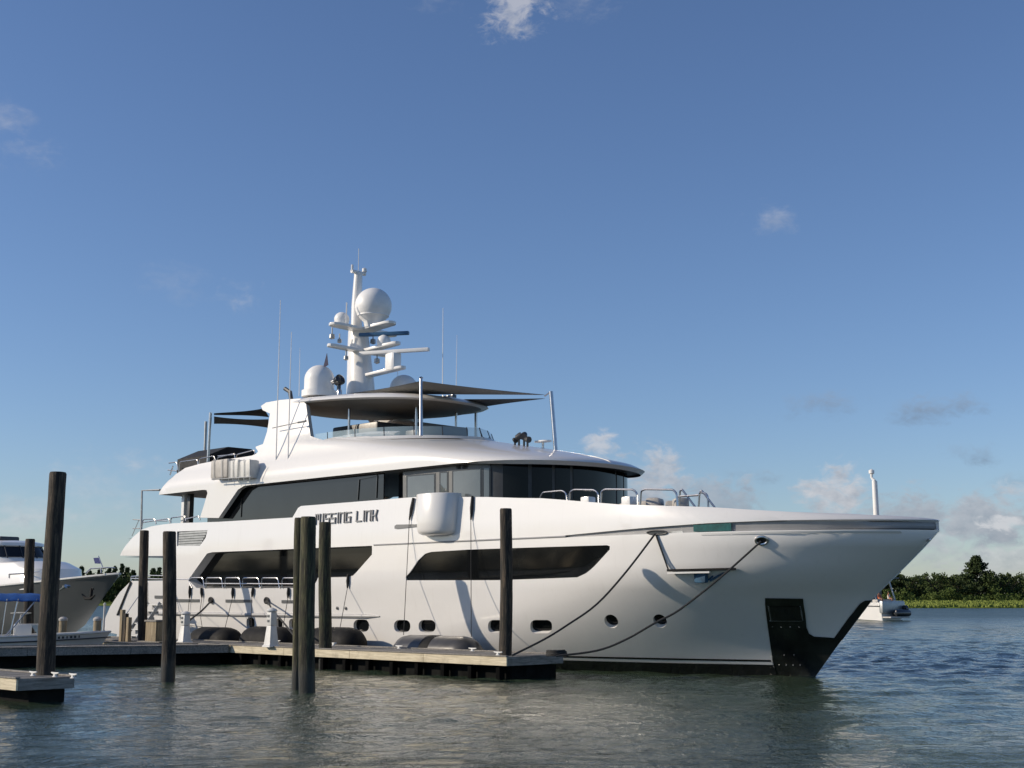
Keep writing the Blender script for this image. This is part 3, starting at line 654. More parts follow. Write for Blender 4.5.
# ---- roof of the upper deck, flybridge sides and radar arch
ROOF = Surf(tab([6, 7.95, 8.3, 8.8, 9.5, 11.8], [4.5, 4.5, 4.36, 4.12, 3.9, 3.3]), tab([6, 7.68, 7.85, 8.05, 8.4, 8.8, 9.2, 9.6, 12], [-8.3, -8.3, -8.55, -9.2, -10.9, -13.0, -15.2, -17, -18]),
            tab([7.68, 9.2], [4.0, 3.0]), tab([7.68, 9.2], [1.9, 1.5]), tab([7.68, 8.4, 9.2, 9.5], [-14, -17.5, -22, -25]))
R_ = ROOF.wz
def rz(s, z): return (ROOF.inv(s, z), z)
aftr = [(159, 494.8), (159.5, 492), (163, 486.5), (168, 481), (176, 474), (185, 468), (200, 463.8), (214, 461)]
upr = aftr + [(240, 457.5), (252, 455.6), (258, 451.5), (263, 444), (267, 432), (270, 413.5), (262.5, 410), (261, 406), (266, 402.5), (280, 400), (300, 398.5), (306, 404), (323, 440), (335, 437), (352, 434), (372, 431.5), (400, 431)]
panel('roof', ROOF, [R_(*p) for p in upr] + [rz(-17.5, 9.25), rz(-16, 9.2), (2, 9.2)] + [(2, z) for z in (8.8, 8.4, 8.05, 7.85, 7.68)] + [(1.5, 7.68), rz(-14, 7.68), rz(-20, 7.68)]
      + [R_(*p) for p in ((250, 485), (244, 485.9), (238, 489.5), (218.5, 518), (200, 517.6), (204, 505), (207.5, 493), (206.5, 490), (203, 489.8))], 'white', Y, depth=.22, step=.4, both=True)
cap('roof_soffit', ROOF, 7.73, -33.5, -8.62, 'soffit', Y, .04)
cap('fly_deck', ROOF, 9.1, -33.0, -15.3, 'deck', Y, .1, zt=tab([-34, -31, -27, -20, -15], [7.95, 8.4, 8.8, 9.15, 9.15]))
cross('roof_aft_edge', hitlist(ROOF, aftr[:6]), 'white', Y)
panel('arch_dark_sheet', ROOF, [R_(*p) for p in ((258, 452), (264, 444), (268, 432), (271, 413), (300, 402), (306, 405), (323, 440), (300, 446))], 'soffit', Y, depth=0, proud=-.2, port=True)  # grey sheet added so the port arch's inner face reads shaded
# pillars under the overhang
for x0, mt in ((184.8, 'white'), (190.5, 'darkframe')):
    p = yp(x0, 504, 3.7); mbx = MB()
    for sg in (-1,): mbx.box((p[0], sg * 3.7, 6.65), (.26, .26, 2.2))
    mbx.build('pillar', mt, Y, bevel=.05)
# hardtop
def hardtop():
    mb = MB(); sC, a, b_ = -22.35, 5.75, 3.5; n = 72
    def base(s): return 11.40 - .058 * (s + 25)
    def ring(k, dz): 
        out = []
        for i in range(n):
            t_ = 2 * pi * i / n; c, s_ = cos(t_), sin(t_); e = 2 / 2.6
            x = sC + a * k * math.copysign(abs(c) ** e, c); y = b_ * k * math.copysign(abs(s_) ** e, s_); out.append((x, y, base(x) + dz))
        return out
    mb.grid([ring(.93, .02), ring(.97, .0), ring(1.0, .07), ring(.985, .16), ring(.93, .26), ring(.8, .36), ring(.5, .48), ring(.02, .54)], close=True)
    o = mb.build('hardtop', 'white', Y, smooth=50)
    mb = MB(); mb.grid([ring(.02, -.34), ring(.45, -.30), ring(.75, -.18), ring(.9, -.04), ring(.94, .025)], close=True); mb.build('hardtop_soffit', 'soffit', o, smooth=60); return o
hardtop()
mbx = MB()
def base_z(s): return 11.45 - .05 * (s + 25)
for x, y in ((-21.8, -2.2), (-21.8, 2.2), (-18.4, 1.2), (-18.4, -1.2)):
    mbx = MB(); mbx.tube([(x, y, 9.1), (x, y, base_z(x) - .1)], .055, 10); mbx.build('hardtop_post', 'steel', Y)
# flybridge windscreen
rows = [[], []]
for k in range(61):
    w = 1.0 + .98 * k / 60 if True else 0; P = ROOF.at(w, 9.2); rows[0].append((P[0] - .25, -max(P[1] - .3, 0), 9.15)); rows[1].append((P[0] - .45, -max(P[1] - .42, 0), 9.78))
full = [r + [(x, -y, z) for x, y, z in r[::-1]] for r in rows]
mbx = MB(); mbx.grid(full); wsn = mbx.build('fly_windscreen', 'clear', Y)
for k in range(4, 118, 9):
    mbx = MB(); mbx.tube([full[0][k], full[1][k]], .02, 6); mbx.build('screen_post', 'darkframe', wsn)
# fly coaming step (grey band behind the roof slope)
mbx = MB(); rr = [[], []]
for k in range(49):
    w = 1.0 + .995 * k / 48; P = ROOF.at(w, 9.2); rr[0].append((P[0] - .1, -max(P[1] - .12, 0), 9.1)); rr[1].append((P[0] - .22, -max(P[1] - .24, 0), 9.36))
mbx.grid([r + [(x, -y, z) for x, y, z in r[::-1]] for r in rr]); mbx.build('fly_coaming', 'white', Y)
mbx = MB(); mbx.box((-21.8, .3, 9.75), (3.2, 4.4, 1.15)); mbx.build('fly_dark_box', 'darkframe', Y, bevel=.12)  # dark box added to hide the sunlit inside of the port arch
mbx = MB(); mbx.box((-18.8, .4, 9.5), (.9, 3.0, .8)); mbx.box((-18.4, .4, 9.95), (.2, 3.0, .5)); mbx.build('fly_sofa', 'greyframe', Y, bevel=.1)
# helm furniture on the flybridge
for x, y, r, tl in ((515, 440, .11, 20), (519, 436.5, .14, -30), (524, 435.5, .15, 50), (527.5, 439.5, .13, 10)):
    p = yp(x, y, .7); mbx = MB(); mbx.tube([(p[0], -.7, 8.5), (p[0], -.7, p[2])], .045, 6); mbx.lathe([(.02, -r * 1.2), (r * .7, -r), (r, r * .2), (r, r * .9), (.02, r * .8)], (p[0], -.7, p[2]), 12, Matrix.Rotation(radians(90 + tl), 3, 'Y') @ Matrix.Rotation(radians(tl), 3, 'X')); mbx.build('roof_lamp', 'darkframe', Y)
p = yp(543, 442, .2); mbx = MB(); mbx.tube([(p[0], -.2, 8.4), (p[0], -.2, p[2])], .05, 8); mbx.lathe([(.05, -.03), (.42, .0), (.42, .05), (.05, .09)], (p[0], -.2, p[2]), 20, sc=(1, .6)); mbx.build('roof_table', 'white', Y)

# ---- mast
mast = None
def ml(x, y, off=0.0): return yl(x, y, off)
mbx = MB(); b0 = yp(359.5, 396, 0); t0_ = yp(358, 330, 0)
sm = -23.0
zb0, zt0 = 11.7, 15.2
sx = lambda y, x: yp(x, y, 0)[0]
secs = [(zb0, .80, .62, sx(396, 361)), (12.6, .76, .58, sx(385, 360.5)), (13.6, .68, .52, sx(362, 359.5)), (14.6, .60, .46, sx(345, 358.5)), (zt0, .54, .42, sx(333, 358))]
rows = [[(sc + a * cos(t_), b_ * sin(t_), z) for t_ in [2 * pi * k / 28 for k in range(28)]] for z, a, b_, sc in secs]
mbx.grid(rows, close=True); mbx.add(rows[-1], [tuple(range(28))])
mast = mbx.build('mast', 'white', Y)
tp = yp(357, 273, 0)
mbx = MB(); mbx.tube([(sx(333, 356.5), 0, 15.1), (sx(303, 356.7), 0, 16.5), (tp[0] + .1, 0, tp[2] - .05)], [.28, .25, .20], 16)
mbx.tube([(tp[0] + .1, -.42, tp[2]), (tp[0] + .1, .42, tp[2])], .09, 10); mbx.tube([(tp[0] + .1, -.38, tp[2]), (tp[0] + .1, -.38, tp[2] + .32)], .06, 8); mbx.tube([(tp[0] + .1, 0, tp[2]), (tp[0] + .1, 0, tp[2] + 1.2)], .018, 6)
mbx.lathe([(.02, -.1), (.12, -.05), (.12, .1), (.02, .16)], (tp[0] + .1, .38, tp[2] + .16), 10); mbx.build('mast_pole', 'white', mast)
def wing(z, f, st, pt, w=.5, th=.13, rise=.05):
    mb = MB()
    for a, b_ in (((-23.6, 0, z), (-23.6 + f, 0, z + rise * 2)), ((-23.5, 0, z), (-23.6, -st, z + rise)), ((-23.5, 0, z), (-23.6, pt, z + rise))):
        A, B_ = Vector(a), Vector(b_); d = B_ - A
        if d.length < .1: continue
        d.normalize(); y = Vector((0, 0, 1)).cross(d).normalized(); pts = []
        L = (B_ - A).length; out = [A + y * w * .5, A + d * (L - w * .35) + y * w * .42, A + d * (L - w * .1) + y * w * .28, B_, A + d * (L - w * .1) - y * w * .28, A + d * (L - w * .35) - y * w * .42, A - y * w * .5]
        mb.prism(out, (0, 0, -th / 2), (0, 0, th / 2))
    return mb.build('mast_platform', 'white', mast, bevel=.02)
zA = yp(330, 329.5, 1.3)[2]; wing(zA, 2.2, 2.0, 2.0, .8)
zB = yp(327, 350, 1.5)[2]; wing(zB, 2.6, 2.1, 2.0, .55)
zC = yp(400, 371, 0)[2] + .05; wing(zC, 3.0, 0, 0, .5)
def dome(name, s, off, z, r, hcyl, par, base=True):
    mb = MB(); prof = ([(r * 1.16, 0), (r * 1.16, r * .42), (r * 1.0, r * .42)] if base else [(r * .55, -r * .08), (r * .8, 0)])
    z1 = (r * .42 if base else .02) + hcyl
    prof += [(r, z1)] + [(r * cos(a), z1 + r * sin(a)) for a in [pi / 2 * k / 10 for k in range(1, 10)]] + [(.01, z1 + r)]
    mb.lathe(prof, (s, -off, z), 32); return mb.build(name, 'radome', par, smooth=50)
# big ball dome on the forward bracket
c = yp(372, 306.5, 0); r = .87
mb = MB(); mb.lathe([(.42, -r - .18), (.45, -r * .9), (r * .62, -r * .80)] + [(r * cos(a), r * sin(a)) for a in [radians(-50 + 140 * k / 16) for k in range(17)]][:-1] + [(.01, r)], (c[0] + .1, 0, c[2]), 36)
bd = mb.build('ball_radome', 'radome', mast, smooth=60)
mb = MB(); mb.lathe([(r * .70, -.55), (r * .86, -.50), (r * .86, -.44), (r * .70, -.44)], (c[0] + .1, 0, c[2]), 32); mb.build('radome_collar', 'radome', bd)
dome('small_radome', yp(341.5, 328, 1.0)[0], 1.0, zA + .08, .36, .35, mast, base=False)
mb = MB(); p = yp(344.5, 327, 1.1); mb.tube([(p[0] + .25, -1.2, zA), (p[0] + .25, -1.2, zA + 1.15)], .035, 6); mb.build('stub_antenna', 'white', mast)
def bar(name, px0, px1, off0, mat, z=None, h=.16, w=.20):
    a = yp(*px0, off0); b_ = yp(*px1, off0); mid = (a[0] + b_[0]) / 2; zz = (a[2] + b_[2]) / 2
    mb = MB(); L = abs(b_[0] - a[0]) / 2 * 1.0
    mb.beam((a[0], -off0, a[2]), (b_[0], -off0, b_[2]), w, h); return mb.build(name, mat, mast, bevel=.04)
# radar scanners: turned at an angle to the keel
def scanner(name, cpx, half, ang, mat, zoff=0):
    c = yp(cpx[0], cpx[1], 0); d = (cos(ang) * half, sin(ang) * half); mb = MB()
    mb.beam((c[0] - d[0], -d[1] * -1 * -1, c[2]), (c[0] + d[0], d[1], c[2]), .24, .17); o = mb.build(name, mat, mast, bevel=.05); return c
c1 = scanner('blue_radar_scanner', (384, 334), 1.22, radians(32), 'blue')
c2 = scanner('radar_scanner', (394, 351.5), 1.75, radians(26), 'radome')
mb = MB(); mb.lathe([(.2, zB + .05), (.3, zB + .12), (.34, zB + .3), (.26, zB + .5), (.1, c1[2] - .05)], (c1[0], 0, 0), 16); mb.build('radar_motor', 'radome', mast)
mb = MB(); mb.box((c2[0] - .05, 0, (zC + c2[2]) / 2 - .02), (.62, .5, c2[2] - zC - .12)); mb.build('radar_motor', 'radome', mast, bevel=.08)
for x, y, off, r in ((332, 336.5, 1.25, .14), (373, 341.5, -.5, .14), (346, 358, .9, .12), (377, 361, .2, .14), (339.5, 341, .9, .11)):
    p = yp(x, y, off); mb = MB(); mb.lathe([(.02, -r), (r, -r * .6), (r * .9, r * .7), (.03, r), (.03, r * 3.2)], (p[0], -off, p[2]), 10); mb.build('deck_light', 'dullmetal', mast)
# domes and lamps on the hardtop
p = yp(319, 397, 1.9); dome('satellite_dome', p[0], 1.9, base_z(p[0]) + .42, .70, .52, Y)
p = yp(404, 375, -1.8); dome('satellite_dome', p[0], -1.8, p[2] - .68 * 1.42 - .1, .68, .1, Y)
mb = MB(); mb.lathe([(.5, -1.2), (.45, .05)], (p[0], 1.8, p[2] - .68 * 1.42 - .1), 16); mb.build('dome_base', 'radome', Y)
p = yp(339, 380.5, 1.9); mb = MB(); mb.tube([(p[0], -1.9, base_z(p[0]) + .4), (p[0], -1.9, p[2] - .2)], .09, 8); mb.lathe([(.2, -.18), (.24, -.1), (.26, .12), (.2, .16), (.01, .12)], (p[0], -1.9, p[2]), 18, Matrix.Rotation(radians(70), 3, 'Y')); mb.build('searchlight', 'blackpaint', Y)
mb = MB(); mb.lathe([(.12, 0), (.12, .2), (.06, .3)], (p[0] + .05, -1.9, base_z(p[0]) + .42), 12); mb.lathe([(.02, -.2), (.13, -.15), (.13, .15), (.02, .2)], (p[0] - .3, -1.9, p[2]), 12, Matrix.Rotation(radians(80), 3, 'Y')); mb.build('searchlight_base', 'steel', Y)
mb = MB(); p = yp(288, 397, 2.8); mb.tube([(p[0] + .3, -2.8, 11.6), (p[0] + .15, -2.8, 12.1), (p[0] - .25, -2.8, 12.3)], .10, 8); mb.build('camera_horn', 'darkframe', Y)
mb = MB(); p = yp(447, 398, -1.0)
for k in range(3): mb.box((p[0] - .2 + .3 * k, 1.0, p[2]), (.2, .25, .22))
mb.build('roof_horns', 'blackpaint', Y, bevel=.03)
# little triangular flag
mb = MB(); a, b_, c = ml(323, 368, 1.9), ml(327, 353, 1.9), ml(328.3, 365, 1.9); mb.prism([a, b_, c], (0, -.006, 0), (0, .006, 0)); mb.build('pennant', 'navy', Y)
# whip antennas
def whip(px0, px1, off, r=.022, brace=None):
    mb = MB(); a, b_ = yl(*px0, off), yl(*px1, off); n = 6
    mb.tube([tuple(Vector(a).lerp(Vector(b_), k / n)) for k in range(n + 1)], [r * (1 - .55 * k / n) for k in range(n + 1)], 6)
    if brace:
        mb.tube([yl(*brace[0], off), yl(*brace[1], off)], r * .8, 5)
    mb.build('whip_antenna', 'radome', Y)
whip((276, 460), (280.5, 300), 4.15, .032); whip((288, 459), (291.5, 332), 4.15, .032)
whip((442.5, 398), (443, 308), -1.2, .026); whip((456, 400), (457, 335), -1.4, .018); whip((299, 396), (300, 348), 1.0, .02); whip((397.5, 395), (398, 355), -1.5, .02)
mb = MB(); mb.tube([yl(272.5, 428, 4.0), yl(305, 421, 4.0)], .022, 6); mb.tube([yl(298, 422.5, 4.0), yl(306, 421, 4.0)], .05, 6); mb.build('antenna_bracket', 'dullmetal', Y)
# ---- shade sails and their poles
def sail(name, P, conc, mat, n=14, sag=.06):
    A, B_, C = [Vector(p) for p in P]; G = (A + B_ + C) / 3; mb = MB(); idx = {}
    vs = []; th = .012
    for i in range(n + 1):
        for j in range(n + 1 - i):
            a, b_ = i / n, j / n; c = 1 - a - b_; p = A * a + B_ * b_ + C * c
            e = conc * (a * b_ * 4 * (1 - c) ** 2 * max(0, 1 - 3 * c) + b_ * c * 4 * (1 - a) ** 2 * max(0, 1 - 3 * a) + c * a * 4 * (1 - b_) ** 2 * max(0, 1 - 3 * b_))
            p = p.lerp(G, e); p.z -= sag * a * b_ * c * 27 * .5; idx[(i, j)] = len(vs); vs.append(p)
    fs = []
    for i in range(n):
        for j in range(n - i):
            fs.append((idx[(i, j)], idx[(i + 1, j)], idx[(i, j + 1)]))
            if j < n - i - 1: fs.append((idx[(i + 1, j)], idx[(i + 1, j + 1)], idx[(i, j + 1)]))
    k = len(vs); mb.add(vs + [v - Vector((0, 0, th)) for v in vs], fs + [tuple(i + k for i in f[::-1]) for f in fs])
    return mb.build(name, mat, Y, fix=False)
def at_z(x, y, z): g = ground(x, y, z); d = np.array([g.x, g.y]) - YO; return (d @ FWD, -(d @ STB), z)
pA0, pA1 = yl(421, 378.5, 3.0), yl(421, 436, 3.2); pB0, pB1 = yl(551, 391.5, 0), yl(556, 449, 0)
mb = MB(); mb.tube([pA1, pA0], .075, 10); mb.lathe([(.075, 0), (.09, .03), (.03, .08)], pA0, 10); mb.build('awning_pole', 'steel', Y)
mb = MB(); mb.tube([(pB1[0], 0, pB1[2] - .2), pB0], .085, 10); mb.tube([pB0, (pB0[0] - .35, 0, pB0[2] - .15)], .03, 6); mb.build('awning_pole', 'steel', Y)
sail('shade_sail', (yl(342, 394.5, .6), (pA0[0], pA0[1], pA0[2] - .1), (pB0[0] - .3, 0, pB0[2] - .1)), .10, 'sailpale')
sail('shade_sail', (yl(432, 399, -.4), yl(476, 408, -3.0), (pB0[0] - .3, 0, pB0[2] - .25)), .12, 'sail')
mb = MB(); q = yl(476, 408, -3.0); mb.tube([q, (q[0], q[1], 9.1)], .07, 8); mb.build('awning_pole', 'steel', Y)
a0, a1 = yl(210.5, 412.5, 3.3), yl(208, 461, 3.3)
mb = MB(); mb.tube([(a1[0], a1[1], a1[2] - .3), a0], .07, 10); mb.build('awning_pole', 'steel', Y)
mb = MB(); q0, q1 = yl(206, 421.5, -1.5), yl(205, 452, -1.5); mb.tube([(q1[0], q1[1], q1[2] - .8), q0], .08, 10); mb.build('awning_pole', 'dullmetal', Y)
def quad_sail(P, mat):
    mb = MB(); th = .012; n = 10; A, B_, C, D = [Vector(p) for p in P]; rows = []
    for i in range(n + 1):
        u = i / n; bow_ = .16 * 4 * u * (1 - u); r = []
        for j in range(5):
            v = j / 4; v2 = bow_ + v * (1 - 2 * bow_); r.append(A.lerp(B_, u).lerp(D.lerp(C, u), v2))
        rows.append(r)
    mb.grid(rows); mb.grid([[p - Vector((0, 0, th)) for p in r][::-1] for r in rows]); return mb.build('shade_sail', mat, Y, fix=False)
zs1 = a0[2] - .25; zs2 = yl(268, 419.5, 3.2)[2]
quad_sail((yl(214, 416.4, 3.3), yl(268.5, 419.2, 3.3), at_z(268.5, 427.6, zs2), at_z(214, 423.6, yl(214, 416.4, 3.3)[2])), 'sail')
zs3 = yl(262, 408.2, 2.6)[2]
quad_sail((yl(214, 413.2, 3.2), yl(264, 408.2, 2.6), at_z(269, 417, zs3), yl(214, 414.8, 2.6)), 'sail')
# ---- liferaft canisters, covers and rails on the flybridge
for x0, x1 in ((213, 229.5), (231, 240), (241.5, 252)):
    a = yp(x0, 470, 4.75); b_ = yp(x1, 470, 4.75); zt, zb = yp(x0, 460.5, 4.7)[2], yp(x0, 479, 4.7)[2]
    mb = MB(); mb.box(((a[0] + b_[0]) / 2, -4.62, (zt + zb) / 2 - .02), (b_[0] - a[0], .55, zt - zb)); mb.build('liferaft_canister', 'cushion' if x0 < 231 else 'pedestal', Y, bevel=.1)
mb = MB()
for x in (214, 222, 229, 233, 239, 244, 250):
    a, b_ = yl(x, 459, 4.93), yl(x, 480.5, 4.93); mb.tube([a, b_], .018, 5)
a, b_ = yl(212, 479.5, 4.93), yl(251, 477, 4.93); mb.tube([a, b_], .03, 6); mb.build('canister_cradle', 'dullmetal', Y)
mb = MB(); s0_ = yp(184, 466, 2.6)[0]; s1_ = yp(214, 460, 2.6)[0]; z0_ = 8.2; ze = yp(200, 458, 2.6)[2]; zr_ = yp(200, 450, 2.0)[2]
prof = [(-3.0, z0_), (-3.0, ze), (-1.8, zr_), (-.4, zr_), (.4, ze), (.4, z0_)]
mb.prism([(s0_, y, z) for y, z in prof], (0, 0, 0), (s1_ - s0_, 0, 0)); mb.build('covered_tender', 'blackcover', Y)
def hoops(px, off, mat='steel', r=.028, name='railing', drop=.0):
    for P in px:
        mb = MB(); pts = [Vector(yl(x, y, off)) for x, y in P]
        # round the corners
        out = [pts[0]]
        for i in range(1, len(pts) - 1):
            a, b_, c = pts[i - 1], pts[i], pts[i + 1]; k = min(.14, (a - b_).length * .4, (c - b_).length * .4)
            p0 = b_ + (a - b_).normalized() * k; p1 = b_ + (c - b_).normalized() * k
            for t_ in (0, .33, .67, 1): out.append(p0.lerp(b_, t_).lerp(b_.lerp(p1, t_), t_))
        out.append(pts[-1]); mb.tube(out, r, 8); mb.build(name, mat, Y)
hoops([[(539, 505), (540.5, 497), (543, 492.5), (562, 490.7), (566, 493), (567, 506)], [(569, 506), (570, 492), (574, 489.7), (594, 490), (598, 493), (598, 506)], [(600.5, 507), (601.5, 491.5), (605, 489.3), (633, 489.5), (637, 493), (637, 508)],
       [(640, 508), (641, 491), (645, 489.2), (673, 489.6), (676.5, 493), (677.5, 508)]], 3.7, r=.035)
hoops([[(679, 508), (680, 491), (682, 489.3), (696, 508)], [(698.5, 508), (699.5, 493), (701.5, 490.2), (716, 509)], [(678, 496.5), (700, 495)], [(700, 492), (707.5, 494), (708.5, 508)]], 3.2, r=.035)
hoops([[(142, 527), (143, 519.5), (155, 518.8), (156, 524)], [(156, 520.5), (169, 518.5), (170, 523)], [(171, 523), (171, 517.8), (185, 516), (186, 521)], [(186, 519), (199, 516), (200, 520)], [(143, 522.5), (155, 520.6), (167, 521)]], 4.1, r=.03)
hoops([[(179, 472), (179.5, 462), (197.5, 459.5), (198, 465)], [(199, 465), (199.5, 458.8), (214, 456), (215.5, 460)], [(217, 460), (218, 457.5), (234.5, 453.5), (235, 458)], [(236, 458), (237, 454.5), (254.5, 450), (255, 455)], [(218, 456), (236, 454.5)]], 4.0, r=.026)
hoops([[(169, 463), (177, 462), (178, 470)], [(168, 470), (177, 471)], [(170, 475), (173, 466)]], 3.5, r=.03)
hoops([[(192, 588), (188.5, 580), (192, 577.6), (203, 577.6), (204.5, 588)], [(206, 588), (206.5, 577.8), (221.5, 577.8), (223, 588)], [(225, 588), (225.5, 577.8), (239.5, 577.8), (241, 588)], [(242.5, 588), (243, 577.9), (258.5, 577.9), (260, 588)], [(261.5, 588), (262, 577.9), (278, 578), (279.5, 588)], [(282, 588), (282.5, 578), (298, 578), (299.5, 588)], [(301, 588), (301.5, 578), (312, 578)], [(131, 578.5), (190, 579.5)], [(131, 581), (131, 576.5), (150, 575.5), (174, 576)], [(205, 583.5), (312, 584)]], 4.47, r=.03)
# stern flagstaff with its arms
mb = MB(); mb.tube([yl(141, 540, 3.0), yl(142, 490.5, 3.0)], [.07, .05], 8); mb.tube([yl(142, 490.5, 3.0), yl(160, 490, 3.0)], [.03, .06], 6); mb.tube([yl(133, 519.5, 3.0), yl(141, 520, 3.0)], .03, 6); mb.tube([yl(133, 528.5, 3.0), yl(140, 528.5, 3.0)], .03, 6); mb.tube([yl(132, 536, 3.0), yl(139, 520, 3.0)], .02, 6); mb.build('flagstaff', 'dullmetal', Y)
# jack staff on the bow
q0, q1 = yl(876.5, 518, .3), yl(874.5, 481, .3); mb = MB(); mb.tube([q0, q1], [.095, .085], 12); mb.tube([q1, yl(871.5, 477.5, .3), yl(871.5, 474, .3)], [.06, .04, .05], 8); c = yl(871.5, 472, .3)
mb.lathe([(.01, -.09), (.09, -.05), (.09, .05), (.01, .1)], c, 10); mb.build('bow_light_mast', 'radome', Y)
p = HULL.hit(928, 540); mb = MB(); mb.box((p[0], -p[1] - .02, p[2]), (.3, .06, .1), -.6); mb.build('bow_fitting', 'steel', Y, bevel=.03)
# foredeck gear seen over the bulwark
mb = MB(); p = yp(655, 503, 2.6)
for k in range(5): mb.box((p[0] + .55 * k - 1.1, -2.6 + .3 * (k % 2), p[2] - .25), (.5, .8, .6 + .12 * (k % 3)), .2 * k)
mb.build('foredeck_cover', 'cushion', Y, bevel=.12)
for x in (588, 629):
    p = yp(x, 501, 3.4); mb = MB(); mb.box((p[0], -3.4, p[2] - .1), (.4, .4, .5)); mb.build('foredeck_locker', 'white', Y, bevel=.06)
mb = MB(); p = yp(459, 0, 0)
# folding board slung under the bow fairlead

# ------------------------------------------------------------------ piers
Z_D = .72
def pier(name, label, cat, origin, rz, L, Wd, z, front_mat='dockface', brackets=True, landing=None):
    """local x runs along the pier, y from the front edge (0) back to Wd"""
    o = empty(name, (origin.x, origin.y, 0), rz); tag(o, label, cat)
    mb = MB(); n = int(L / .15)
    for k in range(n):
        x = L * (k + .5) / n; mb.box((x, Wd / 2 + rnd.uniform(-.008, .008), z - .02 + rnd.uniform(-.003, .003)), (L / n - .012, Wd - .10, .04))
    mb.build('deck', 'dockgrey', o, smooth=0, fix=False)
    mb = MB(); n = int(L / 4.0) + 1
    for k in range(n): x0 = L * k / n; x1 = L * (k + 1) / n; mb.box(((x0 + x1) / 2, .03, z - .15 + rnd.uniform(-.006, .006)), (x1 - x0 - .015, .06, .27))
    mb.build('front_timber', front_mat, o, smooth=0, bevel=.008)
    mb = MB()
    for x in (.03, L - .03): mb.box((x, Wd / 2, z - .15), (.06, Wd - .13, .27))
    mb.box((L / 2, Wd - .03, z - .15), (L - .13, .06, .27)); mb.build('edge_timber', 'dockgrey', o, smooth=0)
    mb = MB(); mb.box((L / 2, .035, z + .022), (L, .12, .035)); mb.box((L / 2, Wd - .05, z + .022), (L, .12, .035)); mb.build('kerb_board', 'dockgrey', o, smooth=0)
    mb = MB(); mb.box((L / 2, Wd / 2 + .16, (z - .3 - .5) / 2), (L - .5, Wd - .6, z - .3 + .5 - .01)); mb.build('float', 'floatblack', o, bevel=.03)
    if brackets:
        for k in range(int(L / 1.3)):
            mb = MB(); x = L - .5 - 1.3 * k; mb.box((x, .22, (z - .29 - .35) / 2), (.17, .24, z - .29 + .35)); mb.build('bracket', 'bracket', o, bevel=.01)
    return o
# x must run so that y points back from the camera: main pier from its aft end forward
PIER_RZ = YROT
OFF_F, OFF_B = 8.65, 5.90
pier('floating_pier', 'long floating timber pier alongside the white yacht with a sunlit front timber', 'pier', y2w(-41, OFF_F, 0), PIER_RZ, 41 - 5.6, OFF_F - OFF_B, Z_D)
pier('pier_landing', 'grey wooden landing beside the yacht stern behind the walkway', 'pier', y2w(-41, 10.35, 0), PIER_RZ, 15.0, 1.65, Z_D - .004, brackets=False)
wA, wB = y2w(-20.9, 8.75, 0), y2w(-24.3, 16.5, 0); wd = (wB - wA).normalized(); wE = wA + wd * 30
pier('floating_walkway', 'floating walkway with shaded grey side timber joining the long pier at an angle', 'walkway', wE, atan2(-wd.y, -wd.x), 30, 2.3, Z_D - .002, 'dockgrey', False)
g1, g2 = ground(16.5, 679, .6), ground(87, 678.4, .6)
fo = y2w(-16.5, 0, 0); d1 = np.array([g1.x, g1.y]) - YO; s1, o1 = d1 @ FWD, d1 @ STB
pier('finger_pier', 'short wooden finger pier end holding the tallest pile', 'pier', y2w(s1 - 12, o1, 0), PIER_RZ, 12, 1.55, .6, 'dockface', False)

# ------------------------------------------------------------------ piles
def pile(base, top, r, mat, label, bot=-1.5):
    """base: ground point, top: pixel of the head"""
    b_ = Vector((base.x, base.y, 0)); T = ya(top[0], top[1], base.y); ax = (T - b_); mb = MB(); n = 18; rows = []; H_ = T.z - bot; N = 22
    ph = rnd.uniform(0, 6)
    for i in range(N + 1):
        z = bot + H_ * i / N; c = b_ + ax * ((z) / T.z); k = r * (1.06 - .10 * i / N); row = []
        for j in range(n):
            a = 2 * pi * j / n; q = k * (1 + .035 * sin(3 * a + ph + z * .5) + rnd.uniform(-.018, .018)); row.append((c.x + q * cos(a) - b_.x + .02 * sin(z * .9 + ph), c.y + q * sin(a) - b_.y, z))
        rows.append(row)
    tp = rows[-1]; cx = T.x - b_.x; cy = T.y - b_.y
    rows.append([(cx + (x - cx) * .9, cy + (y - cy) * .9, z + .05) for x, y, z in tp])
    mb.grid(rows, close=True); mb.add(rows[-1], [tuple(range(n))])
    o = mb.build('pile', mat, None, smooth=55); o.location = (b_.x, b_.y, 0)
    tag(o, label, 'pile', 'timber mooring piles'); return o
pile(ground(46, 675, .6), (57, 474), .225, 'pile', 'tallest and nearest dark pile, through the short finger pier')
pile(ground(167.5, 682, 0), (170, 533), .212, 'pile', 'dark pile standing alone in the water before the grey walkway')
pile(ground(307.5, 692, 0), (307.5, 518.5), .225, 'pilegreen', 'thicker front pile of the touching pair standing in the water')
pile(ground(296.5, 690, 0), (300.5, 519.5), .16, 'pilegreen', 'thinner pile of the touching pair, half hidden behind the thicker one')
pile(ground(325, 648.7, Z_D), (325.5, 523.5), .235, 'pilegreen', 'mossy pile rising through the pier beside the touching pair')
pile(ground(505.5, 655.5, Z_D), (506, 510), .205, 'pile', 'dark pile at the end corner of the pier in front of the long hull window')
pile(ground(143.5, 640.5, Z_D), (144, 531.5), .205, 'pile', 'dark pile on the landing in front of the yacht boarding steps')
pile(ground(28.5, 641, Z_D), (30.5, 540), .215, 'pile', 'dark pile behind the blue sunshade of the small motorboat')

